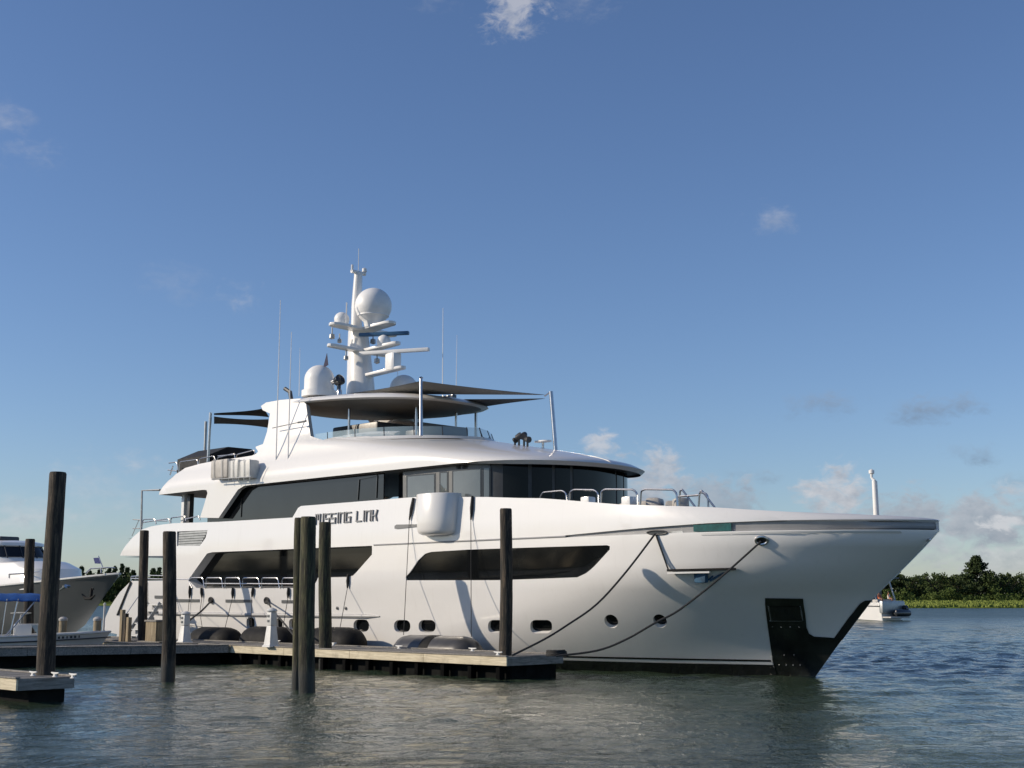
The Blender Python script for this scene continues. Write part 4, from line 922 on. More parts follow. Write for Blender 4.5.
# ------------------------------------------------------------------ dock furniture
def pedestal(px, h, label):
    g = ground(px[0], px[1], Z_D); o = empty('power_pedestal', (g.x, g.y, Z_D), YROT); tag(o, label, 'power pedestal', 'white dock power pedestals')
    mb = MB(); rows = []
    for z, k in ((0, .25), (.04, .25), (.10, .20), (h * .55, .135), (h * .56, .12)): rows.append([(x * k, y * k, z) for x, y in ((-1, -1), (1, -1), (1, 1), (-1, 1))])
    mb.grid(rows, close=True); mb.build('base', 'pedestal', o, bevel=.015)
    mb = MB(); mb.box((0, 0, h * .74), (.29, .29, h * .36 - .01)); mb.build('body', 'pedestal', o, bevel=.04)
    mb = MB(); mb.lathe([(.19, h * .92), (.215, h * .95), (.17, h * .99), (.04, h * 1.03)], n=18); mb.build('cap', 'pedestal', o)
    for a in (0, 1):
        mb = MB(); mb.box((-.02, -.15, h * (.68 + .13 * a)), (.13, .03, .10)); mb.build('socket', 'greyframe', o, bevel=.01)
    return o
pedestal((184.5, 643), 1.28, 'white tapered power pedestal beside the wooden dock box')
pedestal((271, 647), 1.45, 'white tapered power pedestal on the pier beside the touching pair of piles')
for (x, y), lb in (((96.5, 633), 'cream bollard post beside the bow of the small white motorboat'), ((62, 633), 'cream bollard post behind the middle of the small white motorboat')):
    g = ground(x, y + 8, Z_D); g = y2w(*( (np.array([g.x, g.y]) - YO) @ FWD, (np.array([g.x, g.y]) - YO) @ STB ), 0)
    o = empty('dock_bollard', (g.x, g.y, 0)); tag(o, lb, 'bollard', 'cream dock bollards')
    mb = MB(); mb.lathe([(.17, -.6), (.17, 1.55), (.15, 1.6)], n=18); mb.build('post', 'crate', o)
    mb = MB(); mb.lathe([(.19, 1.60), (.2, 1.68), (.12, 1.76), (.01, 1.78)], n=18); mb.build('cap', 'cushion', o)
g = ground(157.5, 642, Z_D); o = empty('wooden_box', (g.x, g.y, Z_D), YROT); tag(o, 'pale weathered wooden dock box with a darker overhanging lid', 'dock box')
mb = MB(); n = 7
for k in range(n): mb.box((-.42 + .84 * (k + .5) / n, -.34, .43), (.84 / n - .008, .03, .84)); mb.box((-.42 + .84 * (k + .5) / n, .34, .43), (.84 / n - .008, .03, .84))
for k in range(5): mb.box((-.41, -.32 + .64 * (k + .5) / 5, .43), (.03, .12, .84)); mb.box((.41, -.32 + .64 * (k + .5) / 5, .43), (.03, .12, .84))
mb.box((0, 0, .42), (.78, .6, .8)); mb.build('body', 'crate', o, smooth=0, fix=False)
mb = MB(); mb.box((0, 0, .90), (.96, .80, .07)); mb.build('lid', 'dockgrey', o, bevel=.01)
g = ground(124, 641.5, Z_D); o = empty('gate_post', (g.x, g.y, Z_D), YROT); tag(o, 'brown double-board wooden post standing beside the boarding steps', 'post')
for k, (x, m_) in enumerate(((-.22, 'crate'), (.02, 'pile'), (.24, 'crate'))):
    mb = MB(); mb.box((x, .03 * k, .68 - .08 * k), (.2, .16, 1.36 - .16 * k)); mb.build('board', m_, o, bevel=.012)
g = ground(103, 640, Z_D); mb = MB(); mb.tube([(g.x, g.y, Z_D), (g.x, g.y, Z_D + 1.55)], .05, 8); mb.lathe([(.06, 0), (.07, .06), (.01, .12)], (g.x, g.y, Z_D + 1.55), 8)
tag(mb.build('mooring_stake', 'pedestal'), 'thin white pole standing at the bow of the small motorboat', 'pole')
# boarding steps between landing and yacht; grey stringers and risers paint in tread shading
a = yp(131, 634, 6.4); o = empty('boarding_steps', tuple(y2w(a[0], 6.4, Z_D)), YROT); tag(o, 'white open boarding steps leading up to the yacht stern', 'steps')
for k in range(6):
    mb = MB(); mb.box((.16 * k * .4, 0.15 + .17 * k, .12 + .285 * k), (.95, .26, .045)); mb.build('tread', 'pedestal', o, bevel=.008); mb = MB(); mb.box((.16 * k * .4, 0.29 + .17 * k, .0 + .285 * k), (.95, .02, .2)); mb.build('riser', 'groove', o)
for x in (-.5, .6):
    mb = MB(); mb.beam((x - .02, 0, 0), (x + .12, 1.05, 1.66), .05, .16); mb.build('stringer', 'dullmetal', o)
for x in (-.5,):
    mb = MB(); mb.tube([(x, -.1, 0), (x, -.1, 1.0), (x + .12, 1.0, 2.6), (x + .12, 1.05, 1.6)], .025, 6); mb.build('handrail', 'steel', o)
def cleat(p, label, rz=YROT):
    o = empty('dock_cleat', p, rz); tag(o, label, 'cleat', 'metal cleats on the pier')
    mb = MB(); mb.tube([(-.19, 0, .10), (-.09, 0, .085), (.09, 0, .085), (.19, 0, .10)], [.016, .028, .028, .016], 8); mb.build('horn', 'pedestal', o)
    mb = MB(); mb.lathe([(.07, 0), (.04, .03), (.035, .085)], (0, 0, 0), 10, sc=(1.4, 1)); mb.build('foot', 'pedestal', o)
for (x, y), lb in (((498, 654.5), 'white cleat just left of the pile at the pier end'), ((472.5, 650.5), 'white cleat in front of the grey fender on the pier'), ((399, 648), 'cleat at the left end of the grey fender'),
                   ((333.5, 645), 'white cleat on the pier just right of the mossy pile'), ((277.5, 642.5), 'white cleat right of the power pedestal nearer the yacht bow'), ((217, 639), 'white cleat on the pier in front of the sternmost black fender')):
    g = ground(x, y, Z_D + .06); cleat((g.x, g.y, Z_D + .04), lb)
for (x, y), lb in (((33, 675), 'pale cleat left of the tallest pile on the finger pier'), ((55, 676), 'pale cleat right of the tallest pile on the finger pier'), ((73, 677.3), 'pale cleat at the outer end of the finger pier')):
    g = ground(x, y, .64); cleat((g.x, g.y, .62), lb)

# ------------------------------------------------------------------ fenders hanging against the hull
def fender(x0, x1, ytop, mat, label, ropes):
    off = 5.16; r = .70; zt = yp((x0 + x1) / 2, ytop, off)[2]; zc = zt - r; r = min(r, zt + .55)
    sa, sb = yp(x0, ytop + 8, off)[0], yp(x1, ytop + 8, off)[0]; c = (sa + sb) / 2; hl = (sb - sa) / 2
    wv = y2w(c, off, zc); o = empty('fender', tuple(wv), YROT); tag(o, label, 'fender', 'long black fenders along the yacht hull')
    prof = [(.05, -hl), (.30 * r, -hl + .02), (.68 * r, -hl + .16), (.92 * r, -hl + .42), (r, -hl + .75), (r, hl - .75), (.92 * r, hl - .42), (.68 * r, hl - .16), (.30 * r, hl - .02), (.05, hl)]
    mb = MB(); mb.lathe(prof, n=28, R=Matrix.Rotation(pi / 2, 3, 'Y')); mb.build('body', mat, o, smooth=60)
    if mat == 'greyrubber':
        mb = MB(); mb.lathe([(r + .004, -.28), (r + .012, -.26), (r + .012, .22), (r + .004, .24)], (-.05, 0, 0), 28, Matrix.Rotation(pi / 2, 3, 'Y')); mb.build('band', 'rubber', o)
    def loc(P): w = y2w(*P); d = np.array([w.x - wv.x, w.y - wv.y]); return (d @ FWD, -(d @ STB), w.z - zc)
    for pts in ropes:
        mb = MB(); P = []
        for q in pts:
            h = HULL.hit(*q); P.append(loc((h[0], h[1] + .06, h[2])))
        q_ = yp(pts[-1][0], pts[-1][1], off); P[-1] = loc((q_[0], q_[1], q_[2]))
        P[-1] = (max(-hl + .3, min(hl - .3, P[-1][0])), -.05, r * .98)
        if len(pts) > 2: mb.tube([P[0], tuple(Vector(P[0]).lerp(Vector(P[1]), .5)), P[1]], [.05, .07, .03], 7); mb.tube(P[1:], .014, 6)
        else: mb.tube(P, .018, 6)
        mb.build('rope', 'rope', o)
    return o
fender(195, 237, 627.0, 'rubber', 'sternmost of the black hull fenders, by the power pedestal nearest the stern', [[(191, 586), (190.5, 598), (188, 625), (204, 629)], [(202.3, 588), (203, 597.5), (201, 612), (203, 627)], [(233.8, 588), (233.5, 598), (226, 630)]])
fender(246, 293, 626.5, 'rubber', 'black hull fender just left of the touching pair of piles', [[(254, 588), (253, 597), (252, 628)], [(289.5, 588), (289, 598), (284, 628)]])
fender(311, 361, 627.0, 'rubber', 'black hull fender half hidden behind the mossy pile', [[(349.3, 574), (348.5, 588), (341, 631)]])
fender(398, 478, 635.5, 'greyrubber', 'shiny grey fender lying between pier and hull near the pier end', [[(414.5, 498), (410.5, 520), (404.5, 637)], [(473.5, 496), (472, 520), (472.5, 638)]])

# ------------------------------------------------------------------ mooring lines
def line(px, label, r=.034, end=None, name='mooring_line'):
    """first pixel on the hull, last one on the pier; points between are spread evenly from one to the other"""
    A = HULL.hit(*px[0]); A = y2w(A[0], A[1] + .05, A[2]); g = end or ground(px[-1][0], px[-1][1], Z_D + .08); P = []
    n = len(px)
    for i, q in enumerate(px):
        k = i / (n - 1); d = A.lerp(Vector((g.x, g.y, Z_D + .08)), k); v = pix_ray(*q); tt = d.y / v[1]; P.append(Vector((v[0] * tt, d.y, CAM_H + v[2] * tt)))
    out = []
    for i in range(n - 1):
        p0, p1, p2, p3 = P[max(i - 1, 0)], P[i], P[i + 1], P[min(i + 2, n - 1)]
        for k in range(5):
            t_ = k / 5; out.append(.5 * ((2 * p1) + (p2 - p0) * t_ + (2 * p0 - 5 * p1 + 4 * p2 - p3) * t_ ** 2 + (3 * p1 - p0 - 3 * p2 + p3) * t_ ** 3))
    out.append(P[-1]); mb = MB(); mb.tube(out, r, 7); o = mb.build(name, 'rope'); tag(o, label, 'rope', 'dark mooring lines'); return o
line([(655, 534), (626, 572), (597, 604), (567.5, 625), (544, 639.5), (512, 655.5)], 'dark mooring line sagging from the bow fairlead to the pile at the pier end')
line([(761, 541.5), (720, 578), (680, 609.5), (655, 623), (626, 639.5), (597, 650.6), (556, 656)], 'longest dark mooring line from the anchor side fairlead to the coil on the pier end')
line([(211.5, 600.5), (203, 609.5), (195, 616), (188.5, 621)], 'short dark mooring line from the hull to the sternmost power pedestal', .042, ground(186, 643, Z_D))
line([(267.5, 601), (274, 612), (283, 622), (293.5, 635)], 'short dark mooring line down behind the touching pair of piles', .038, ground(294, 646, Z_D))
mb = MB(); g = ground(556.5, 656, Z_D + .06); mb.tube([(g.x + .32 * (1 - .04 * (k % 3)) * cos(k * .5) , g.y + .32 * sin(k * .5), Z_D + .06 + .0035 * k) for k in range(50)], .032, 6); tag(mb.build('rope_coil', 'rope'), 'dark coil of rope on the outer end of the pier', 'rope')
# board slung under the bow
A, B_ = HULL.hit(671.5, 570.5), HULL.hit(738, 569); o = empty('slung_board', tuple(y2w(*A)), 0); wv = y2w(*A); tag(o, 'narrow black board slung under the bow fairlead with a blue bundle below', 'board')
P = []
for k in range(9):
    x = 671.5 + (738 - 671.5) * k / 8; h = HULL.hit(x, 570.5 - 1.5 * k / 8); P.append(y2w(h[0], h[1] + .16, h[2]) - wv)
mb = MB()
for a, b_ in zip(P[:-1], P[1:]): mb.beam(a, b_, .26, .07)
mb.build('board', 'rubber', o)
mb = MB()
for a, b_ in zip(P[:6], P[1:6]): mb.beam(a - Vector((0, 0, .085)), b_ - Vector((0, 0, .085)), .2, .06)
mb.build('white_batten', 'white', o)
h = HULL.hit(712, 577); c = y2w(h[0], h[1] + .1, h[2]) - wv; mb = MB(); mb.box(c + Vector((-.28, .1, .02)), (.45, .2, .42), YROT); mb.build('bundle', 'bundle', o, bevel=.05)
mb = MB(); mb.beam(c + Vector((0, .06, -.12)), c + Vector((.55, -.2, .2)), .08, .06); mb.beam(c + Vector((-.05, .1, -.1)), c + Vector((.3, 0, .22)), .06, .05); mb.build('bracket', 'bundle', o)
h = HULL.hit(657, 535); mb = MB(); mb.tube([y2w(h[0], h[1] + .06, h[2]) - wv, P[0]], .028, 6); mb.build('rope', 'rope', o)

# ------------------------------------------------------------------ other boats
class Frame:
    def __init__(s, o, hd): s.o = np.array([o.x, o.y]); s.f = np.array([cos(hd), sin(hd)]); s.p = np.array([-sin(hd), cos(hd)])
    def on(s, x, y, off):               # pixel -> local point on the plane local y = off
        d = pix_ray(x, y); D = np.array([d[0], d[1]]); k = (off + s.o @ s.p) / (D @ s.p); P = D * k; return Vector(((P - s.o) @ s.f, off, CAM_H + d[2] * k))
def loft(L, B, hs_, hb_, draft=.5, rake=.8, ex=3.0, n=30, flare=.82, fine=1.0):
    """open-top boat hull, stern at x=0, bow tip at x=L"""
    def sheer(u): return hs_ + (hb_ - hs_) * u ** 1.8
    def half(u): return B / 2 * (1 - u ** ex) ** .75 * (.92 + .08 * min(1, u * 4))
    rows = []
    for i in range(n + 1):
        u = 1 - (1 - i / n) ** 1.5; bd = max(half(u), .012); zs_ = sheer(u); keel = -draft + (zs_ * .25 + draft) * max(0, (u - .7) / .3) ** 2.2; bc = bd * flare * (1 - u ** 4 * .75 * fine); zc = keel + (zs_ - keel) * (.22 + .12 * u)
        r = []
        for (y, z) in ((0, keel), (bc * .6, keel + (zc - keel) * .55), (bc, zc), (bc + (bd - bc) * .35, zc + (zs_ - zc) * .35), (bc + (bd - bc) * .72, zc + (zs_ - zc) * .7), (bd, zs_)):
            t_ = (z + draft) / (zs_ + draft); x = u * (L - rake * (1 - t_)); r.append((x, -y, z))
        rows.append([p for p in r[::-1]] + [(x, -y, z) for x, y, z in r[1:]])
    mb = MB(); mb.grid(rows); mb.add(rows[0], [tuple(range(len(rows[0])))])
    return mb, sheer, half, rows
def deckmesh(rows, drop, k=.97, x0=0, x1=1e9):
    mb = MB(); L_ = []; R_2 = []
    for r in rows:
        if x0 <= r[0][0] <= x1: L_.append((r[0][0], r[0][1] * k, r[0][2] - drop)); R_2.append((r[-1][0], r[-1][1] * k, r[-1][2] - drop))
    mb.grid([L_, R_2]); return mb
def edge_tube(rows, r, lift=0.0, out=1.0):
    return [(a[0][0], a[0][1] * out, a[0][2] + lift) for a in rows], [(a[-1][0], a[-1][1] * out, a[-1][2] + lift) for a in rows]
# --- small open motorboat with a blue sunshade
bow = ya(110.5, 634, 56.0); hd = atan2(.36, .93); Ls = 6.6
so_ = Vector((bow.x - Ls * cos(hd), bow.y - Ls * sin(hd), 0)); o = empty('small_motorboat', (so_.x, so_.y, 0), hd); tag(o, 'small white open motorboat with a blue sunshade behind the walkway', 'boat')
Fs = Frame(so_, hd)
mb, sh, hf, rows = loft(Ls, 2.3, 1.0, 1.18, .35, .9); mb.build('hull', 'white', o, smooth=35)
mb = deckmesh(rows, .03, .97, 3.9); mb.build('foredeck', 'white', o); mb = deckmesh(rows, .5, .9, 0, 4.2); mb.build('cockpit_floor', 'cream', o)
mb = MB(); l_, r_ = edge_tube(rows, .04); mb.tube(l_, .045, 7); mb.tube(r_, .045, 7); mb.build('gunwale', 'pedestal', o)
mb = MB(); l_, r_ = edge_tube(rows, .03, -.22, .985); mb.tube([(x, y - .012, z) for x, y, z in l_], .028, 6); mb.build('side_stripe', 'darkframe', o)
mb = MB()
for k in range(7): x = 4.35 + .16 * k; y = -hf(x / Ls) * .955; mb.box((x, y - .012, sh(x / Ls) - .12), (.09 if k % 3 else .05, .02, .10), -.12)
mb.build('registration_marks', 'darkframe', o)
mb = MB(); mb.box((3.1, 0, 1.05), (.7, .8, .95)); mb.build('console', 'white', o, bevel=.06)
pts = [(-.62, 3.75), (-.5, 4.15), (0, 4.4), (.5, 4.15), (.62, 3.75)]
mb = MB(); mb.grid([[(x, y, 1.0) for y, x in pts], [(x - .35, y * .9, 1.5) for y, x in pts]]); w_ = mb.build('windscreen', 'clear', o); mb = MB(); mb.tube([(x - .35, y * .9, 1.5) for y, x in pts], .025, 6); mb.build('frame', 'pedestal', w_)
for x, y in ((2.2, -.45), (2.2, .45)):
    mb = MB(); mb.box((x, y, .62), (.5, .5, .35)); mb.box((x - .26, y, 1.0), (.12, .5, .55)); mb.build('seat', 'cream', o, bevel=.06)
mb = MB(); mb.box((.6, 0, .7), (.6, 1.7, .4)); mb.build('stern_seat', 'cream', o, bevel=.06)
a, b_ = Fs.on(-6, 597, 0), Fs.on(42, 597.5, 0); zt = a.z
mb = MB(); rows2 = []
for k in range(13): 
    x = a.x + (b_.x - a.x) * k / 12; rows2.append([(x, y, zt + .15 - .30 * (abs(y) / 1.05) ** 3 + .012 * sin(k * 1.57) - (.05 if k in (0, 12) else 0)) for y in (-1.05, -.95, -.7, -.3, 0, .3, .7, .95, 1.05)])
mb.grid(rows2); mb.grid([[(x, y, z - .03) for x, y, z in r][::-1] for r in rows2]); bim = mb.build('sunshade', 'bluecanvas', o, fix=False)
for sg in (-1, 1):
    for xa, xb in ((a.x + .5, 2.3), (b_.x - .2, 2.4), ((a.x + b_.x) / 2, 2.6)):
        mb = MB(); mb.tube([(xa, sg * 1.0, zt - .08), (xb, sg * 1.05, .95)], .022, 6); mb.build('sunshade_pole', 'steel', o)
mb = MB(); mb.tube([(5.2, -.6, .95), (5.3, -.6, 1.12), (6.0, -.25, 1.2), (6.2, 0, 1.2), (6.0, .25, 1.2), (5.3, .6, 1.12), (5.2, .6, .95)], .014, 6); mb.build('bow_rail', 'steel', o)
mb = MB(); mb.tube([(2.9, -.45, 1.5), (3.0, -.4, 1.9), (3.3, -.2, 1.95)], .02, 6); mb.lathe([(.4, 0), (.42, .03), (.1, .06)], (3.0, 0, 1.95), 14, sc=(1, .8)); mb.build('console_top', 'pedestal', o)
mb = MB(); mb.tube([(3.0, -.35, 1.4), (3.0, -.35, 1.95)], .02, 6); mb.tube([(3.0, .35, 1.4), (3.0, .35, 1.95)], .02, 6); mb.build('console_frame', 'steel', o)
mb = MB(); mb.box((-.25, 0, .95), (.4, .4, .55)); mb.box((-.3, 0, .35), (.18, .14, .9)); mb.build('outboard_motor', 'blackpaint', o, bevel=.05)
# --- grey-hulled cruiser
bow = ya(119.5, 574, 78.0); hd = radians(-40); Lc = 21.0
so_ = Vector((bow.x - Lc * cos(hd), bow.y - Lc * sin(hd), 0)); o = empty('cabin_cruiser', (so_.x, so_.y, 0), hd); tag(o, 'large cabin cruiser with dark-grey flared bow and anchor behind the small motorboat', 'boat')
Fc = Frame(so_, hd); hbz = bow.z
mb, sh, hf, rows = loft(Lc, 5.6, hbz - 1.0, hbz, 1.0, 5.6, 2.6, 40, .66); mb.build('hull', 'greyhull', o, smooth=40)
deckmesh(rows, .12, .97).build('deck', 'white', o)
mb = MB(); l_, r_ = edge_tube(rows, .05, .02); mb.tube(l_, .07, 7); mb.tube(r_, .07, 7); mb.build('gunwale', 'pedestal', o)
def house(name, secs, mat, par, sm=35):
    mb = MB(); rows_ = []
    for x0, x1, hw, z, rf in secs:   # plan: aft x0, forward x1, half width, height, rounding of the front
        rr = [(x0, -hw, z)] + [(x1 - rf + rf * sin(t_), -hw * cos(t_), z) for t_ in [pi * k / 12 for k in range(0, 13)]] + [(x0, hw, z)]; rows_.append(rr)
    mb.grid(rows_, close=True); mb.add(rows_[-1], [tuple(range(len(rows_[-1])))]); return mb.build(name, mat, par, smooth=sm)
tz = Fc.on(50, 560, -1.6).z; ta = Fc.on(0, 560, -1.6).x - 6; tb = Fc.on(78, 575, .6).x; tm = Fc.on(60, 561, .5).x
house('trunk_cabin', [(ta, tb, 2.0, hbz - .9, 2.2), (ta, tb - .3, 1.95, tz - .5, 2.2), (ta, tm + .3, 1.8, tz - .08, 1.9), (ta, tm, 1.6, tz, 1.7)], 'white', o)
pb = Fc.on(39, 558, .6).x; pz = Fc.on(20, 541, -1.6).z; pa = pb - 9; wz0 = Fc.on(15, 557, -1.7).z; wz1 = Fc.on(15, 544.5, -1.7).z
house('pilothouse', [(pa, pb + .3, 1.9, tz - .1, 1.6), (pa, pb, 1.85, wz0, 1.6), (pa, pb - .6, 1.78, wz1, 1.5), (pa, pb - .5, 1.95, wz1 + .02, 1.6), (pa, pb - .55, 1.95, pz, 1.6), (pa, pb - 1.2, 1.5, pz + .15, 1.4)], 'white', o)
wn = house('windscreen', [(pa + .1, pb + .03, 1.87, wz0 + .06, 1.6), (pa + .1, pb - .55, 1.81, wz1 - .04, 1.52)], 'glass', o)
mb = MB()
for k in (3, 5, 7, 9): 
    t_ = pi * k / 12; mb.beam((pb + .05 - 1.6 + 1.6 * sin(t_), -1.9 * cos(t_), wz0), (pb - .52 - 1.52 + 1.52 * sin(t_), -1.84 * cos(t_), wz1), .05, .05)
mb.build('window_bar', 'darkframe', wn)
mb = MB(); c = Fc.on(4, 537, -.5); mb.box((c.x - .6, -.2, pz + .2), (1.6, 1.4, .5)); mb.build('roof_hatch', 'darkframe', o, bevel=.1)
mb = MB()
for P in ([(9, 578), (9, 574), (25, 573), (40, 571.5)],): mb.tube([Fc.on(x, y, -2.0) for x, y in P], .03, 6)
mb.build('side_rail', 'steel', o); mb = MB()
mb.tube([Fc.on(86, 573, -.7), Fc.on(91, 568.6, -.7), Fc.on(108, 567.6, -.4), Fc.on(115, 568, -.2)], .045, 6); mb.tube([Fc.on(101, 573, -.7), Fc.on(101, 568, -.6)], .03, 6); mb.build('bow_rail', 'steel', o)
mb = MB(); a, b_ = Fc.on(103, 568, -.3), Fc.on(98.5, 556, -.3); mb.tube([a, b_], .03, 6); fp = mb.build('flag_pole', 'steel', o)
mb = MB(); q = [Fc.on(*p, -.3) for p in ((99.6, 557.5), (93.5, 558), (95, 563.5), (100.5, 563.8))]; mb.prism(q, (0, -.01, 0), (0, .01, 0)); mb.build('flag', 'flag', fp)
mb = MB(); oa = -1.75
def fa(x, y): return Fc.on(x, y, oa)
mb.tube([fa(92, 588), fa(91, 597)], .09, 7); mb.tube([fa(82, 594), fa(85.5, 598.3), fa(91, 598.5), fa(95, 595)], [.03, .1, .1, .03], 7); mb.tube([fa(90.3, 590), fa(93.5, 589)], .05, 6); mb.build('anchor', 'rubber', o)
mb = MB(); oa = -2.5; mb.tube([fa(60, 590), fa(66, 586)], [.05, .12], 7); mb.lathe([(.02, -.1), (.14, 0), (.02, .1)], fa(68.5, 586.3), 10); mb.build('hawse_fitting', 'steel', o)
# --- motorboat out on the water
g = ground(892, 620.5, 0); hd = atan2(.82, -.57); o = empty('sport_cruiser', (g.x, g.y, 0), hd); tag(o, 'motorboat heading away on open water beyond the yacht bow with two people aboard', 'boat'); o.scale = (1.2, 1.2, 1.25)
Lf = 9.5; mb, sh, hf, rows = loft(Lf, 3.9, 1.75, 2.1, .5, 1.2); mb.build('hull', 'white', o)
deckmesh(rows, .06, .97, 3.6).build('foredeck', 'white', o); deckmesh(rows, .55, .92, 0, 3.8).build('cockpit_floor', 'cushion', o)
mb = MB(); l_, r_ = edge_tube(rows, .05, -.35, .985); mb.tube(l_, .05, 6); mb.tube(r_, .05, 6); mb.build('side_stripe', 'darkframe', o)
mb = MB(); mb.box((-.55, 0, .32), (1.1, 3.0, .14)); mb.build('swim_platform', 'cushion', o, bevel=.04)
mb = MB(); mb.box((-.1, 0, 1.3), (.5, 3.6, 1.25)); mb.build('transom_panel', 'dullmetal', o, bevel=.2)  # grey puts the shade of the stern face into the colour
mb = MB(); mb.lathe([(.05, -1.2), (.32, -1.1), (.38, -.6), (.38, .6), (.32, 1.1), (.05, 1.2)], (-.85, -.55, .72), 16, Matrix.Rotation(pi / 2, 3, 'X')); mb.lathe([(.1, -.2), (.34, -.15), (.36, .15), (.1, .2)], (-.6, -1.4, 1.15), 14, Matrix.Rotation(pi / 2, 3, 'X')); mb.build('rubber_dinghy', 'blackpaint', o)
house('cabin', [(3.4, 7.4, 1.25, 1.3, 1.0), (3.4, 6.6, 1.15, 2.0, 1.0), (3.4, 5.8, 1.0, 2.1, .9)], 'white', o)
mb = MB(); pp = [(-1.3, 3.3), (-1.25, 4.4), (0, 5.2), (1.25, 4.4), (1.3, 3.3)]; mb.grid([[(x, y, 1.95) for y, x in pp], [(x - .8, y * .88, 2.85) for y, x in pp]]); mb.build('windscreen', 'glass', o)
mb = MB(); mb.box((3.0, 0, 3.05), (1.2, 3.1, 2.0)); mb.build('cockpit_enclosure', 'darkframe', o, bevel=.15)
mb = MB(); mb.box((1.5, -.3, 4.15), (2.6, 2.9, .14)); mb.build('hardtop', 'darkframe', o, bevel=.05)
mb = MB()
for sg in (-1, 1): mb.beam((.7, sg * 1.5 - .1, 1.7), (1.4, sg * 1.25 - .2, 4.1), .16, .1); mb.beam((3.4, sg * 1.4, 2.0), (2.6, sg * 1.2 - .2, 4.1), .1, .08)
mb.build('radar_arch', 'dullmetal', o)
mb = MB(); mb.lathe([(.28, 0), (.32, .08), (.26, .2), (.02, .24)], (1.4, .2, 4.22), 14); mb.build('radar_dome', 'radome', o)
mb = MB(); mb.box((.9, 0, 1.65), (.7, 2.9, .8)); mb.build('stern_seat', 'cushion', o, bevel=.08)
# people aboard: one skinned body each
def person(loc, hd_, shirt, label):
    o = empty('person', loc, hd_); tag(o, label, 'person', 'people on the distant motorboat')
    J = [(0, 0, 0), (0, 0, .30), (0, 0, .48), (0, 0, .58), (.03, 0, .74), (0, .2, .46), (.10, .27, .22), (.30, .22, .12), (0, -.2, .46), (.10, -.27, .22), (.30, -.22, .12), (.10, .1, 0), (.45, .12, .02), (.48, .12, -.42), (.10, -.1, 0), (.45, -.12, .02), (.48, -.12, -.42)]
    E_ = [(0, 1), (1, 2), (2, 3), (3, 4), (2, 5), (5, 6), (6, 7), (2, 8), (8, 9), (9, 10), (0, 11), (11, 12), (12, 13), (0, 14), (14, 15), (15, 16)]
    Rr = [.15, .16, .13, .055, .10, .07, .05, .035, .07, .05, .035, .10, .08, .05, .10, .08, .05]
    me = bpy.data.meshes.new('person_body'); me.from_pydata(J, E_, []); b_ = bpy.data.objects.new('body', me); link(b_, o)
    md = b_.modifiers.new('skin', 'SKIN'); 
    for v, r in zip(me.skin_vertices[0].data, Rr): v.radius = (r, r)
    me.skin_vertices[0].data[0].use_root = True
    b_.modifiers.new('sub', 'SUBSURF').levels = 1; b_.modifiers['sub'].render_levels = 2; me.materials.append(M['skin'])
    mb = MB(); mb.lathe([(.155, -.04), (.185, .1), (.185, .32), (.15, .46), (.07, .53)], n=16, sc=(.85, 1.15)); mb.build('shirt', shirt, o)
    mb = MB(); mb.lathe([(.115, -.04), (.122, .03), (.09, .1), (.01, .125)], (.0, 0, .77), 14); mb.build('hair', 'hair', o)
c, s_ = cos(hd), sin(hd)
def bw(x, y, z): x, y = x * 1.2, y * 1.2; return (g.x + x * c - y * s_, g.y + x * s_ + y * c, z * 1.25)
person(bw(.9, .75, 2.15), hd + pi, 'orange', 'seated person in an orange top at the stern of the distant motorboat')
person(bw(.9, -.75, 2.15), hd + pi + .3, 'whitecloth', 'seated person in a white top at the stern of the distant motorboat')

# ------------------------------------------------------------------ far shore
def land_mat():
    m, t, b = material('marsh_ground'); p = t.node('ShaderNodeNewGeometry').outputs['Position']
    n1 = t.noise(t.mapping(p, (.05, .012, .05)), 1.0, 5, .6); n2 = t.noise(p, .6, 4, .6)
    c = t.mix(t.ramp(n1, .35, .65), (.16, .195, .032, 1), (.115, .16, .026, 1)); c = t.mix(t.math('MULTIPLY', t.ramp(n2, .4, .7), .4), c, (.05, .07, .018, 1))
    t.inp(b, 'Base Color', c); t.inp(b, 'Roughness', .95); b.inputs['Specular IOR Level'].default_value = .1; return m
M['marsh'] = land_mat()
shore = [(-3000, 900), (-900, 660), (-250, 612), (-100, 560), (60, 450), (110, 415), (190, 407), (300, 415), (600, 440), (3000, 700)]
def dens(pl, st):
    out = []
    for a, b_ in zip(pl[:-1], pl[1:]):
        n = max(1, int(math.hypot(b_[0] - a[0], b_[1] - a[1]) / st)); out += [(a[0] + (b_[0] - a[0]) * k / n, a[1] + (b_[1] - a[1]) * k / n) for k in range(n)]
    return out + [pl[-1]]
sp = dens(shore, 12.0); mb = MB(); rows = []
for dd, zz in ((-2, -1), (0, .25), (10, .55), (40, 1.2), (80, 1.9), (120, 2.4), (400, 5), (3000, 12)): rows.append([(x, y + dd + 2.5 * sin(x * .13) + 1.5 * sin(x * .31), zz + .1 * sin(x * .2 + dd)) for x, y in sp])
mb.grid(rows); tag(mb.build('terrain', 'marsh'), kind='structure')
def leaf_mat(name, a, b2, c2):
    m, t, b = material(name); co = objco(t); n = t.noise(co, .35, 4, .6); n2 = t.noise(co, 2.2, 3, .6)
    c = t.mix(t.ramp(n, .35, .65), rgb(a), rgb(b2)); c = t.mix(t.math('MULTIPLY', t.ramp(n2, .5, .72), .6), c, rgb(c2)); t.inp(b, 'Base Color', c); t.inp(b, 'Roughness', .8); b.inputs['Specular IOR Level'].default_value = .2; return m
M['leaf'] = leaf_mat('dark_foliage', (.034, .054, .016), (.055, .080, .022), (.078, .104, .028))
M['pine'] = leaf_mat('pine_foliage', (.026, .042, .015), (.042, .062, .020), (.060, .080, .024))
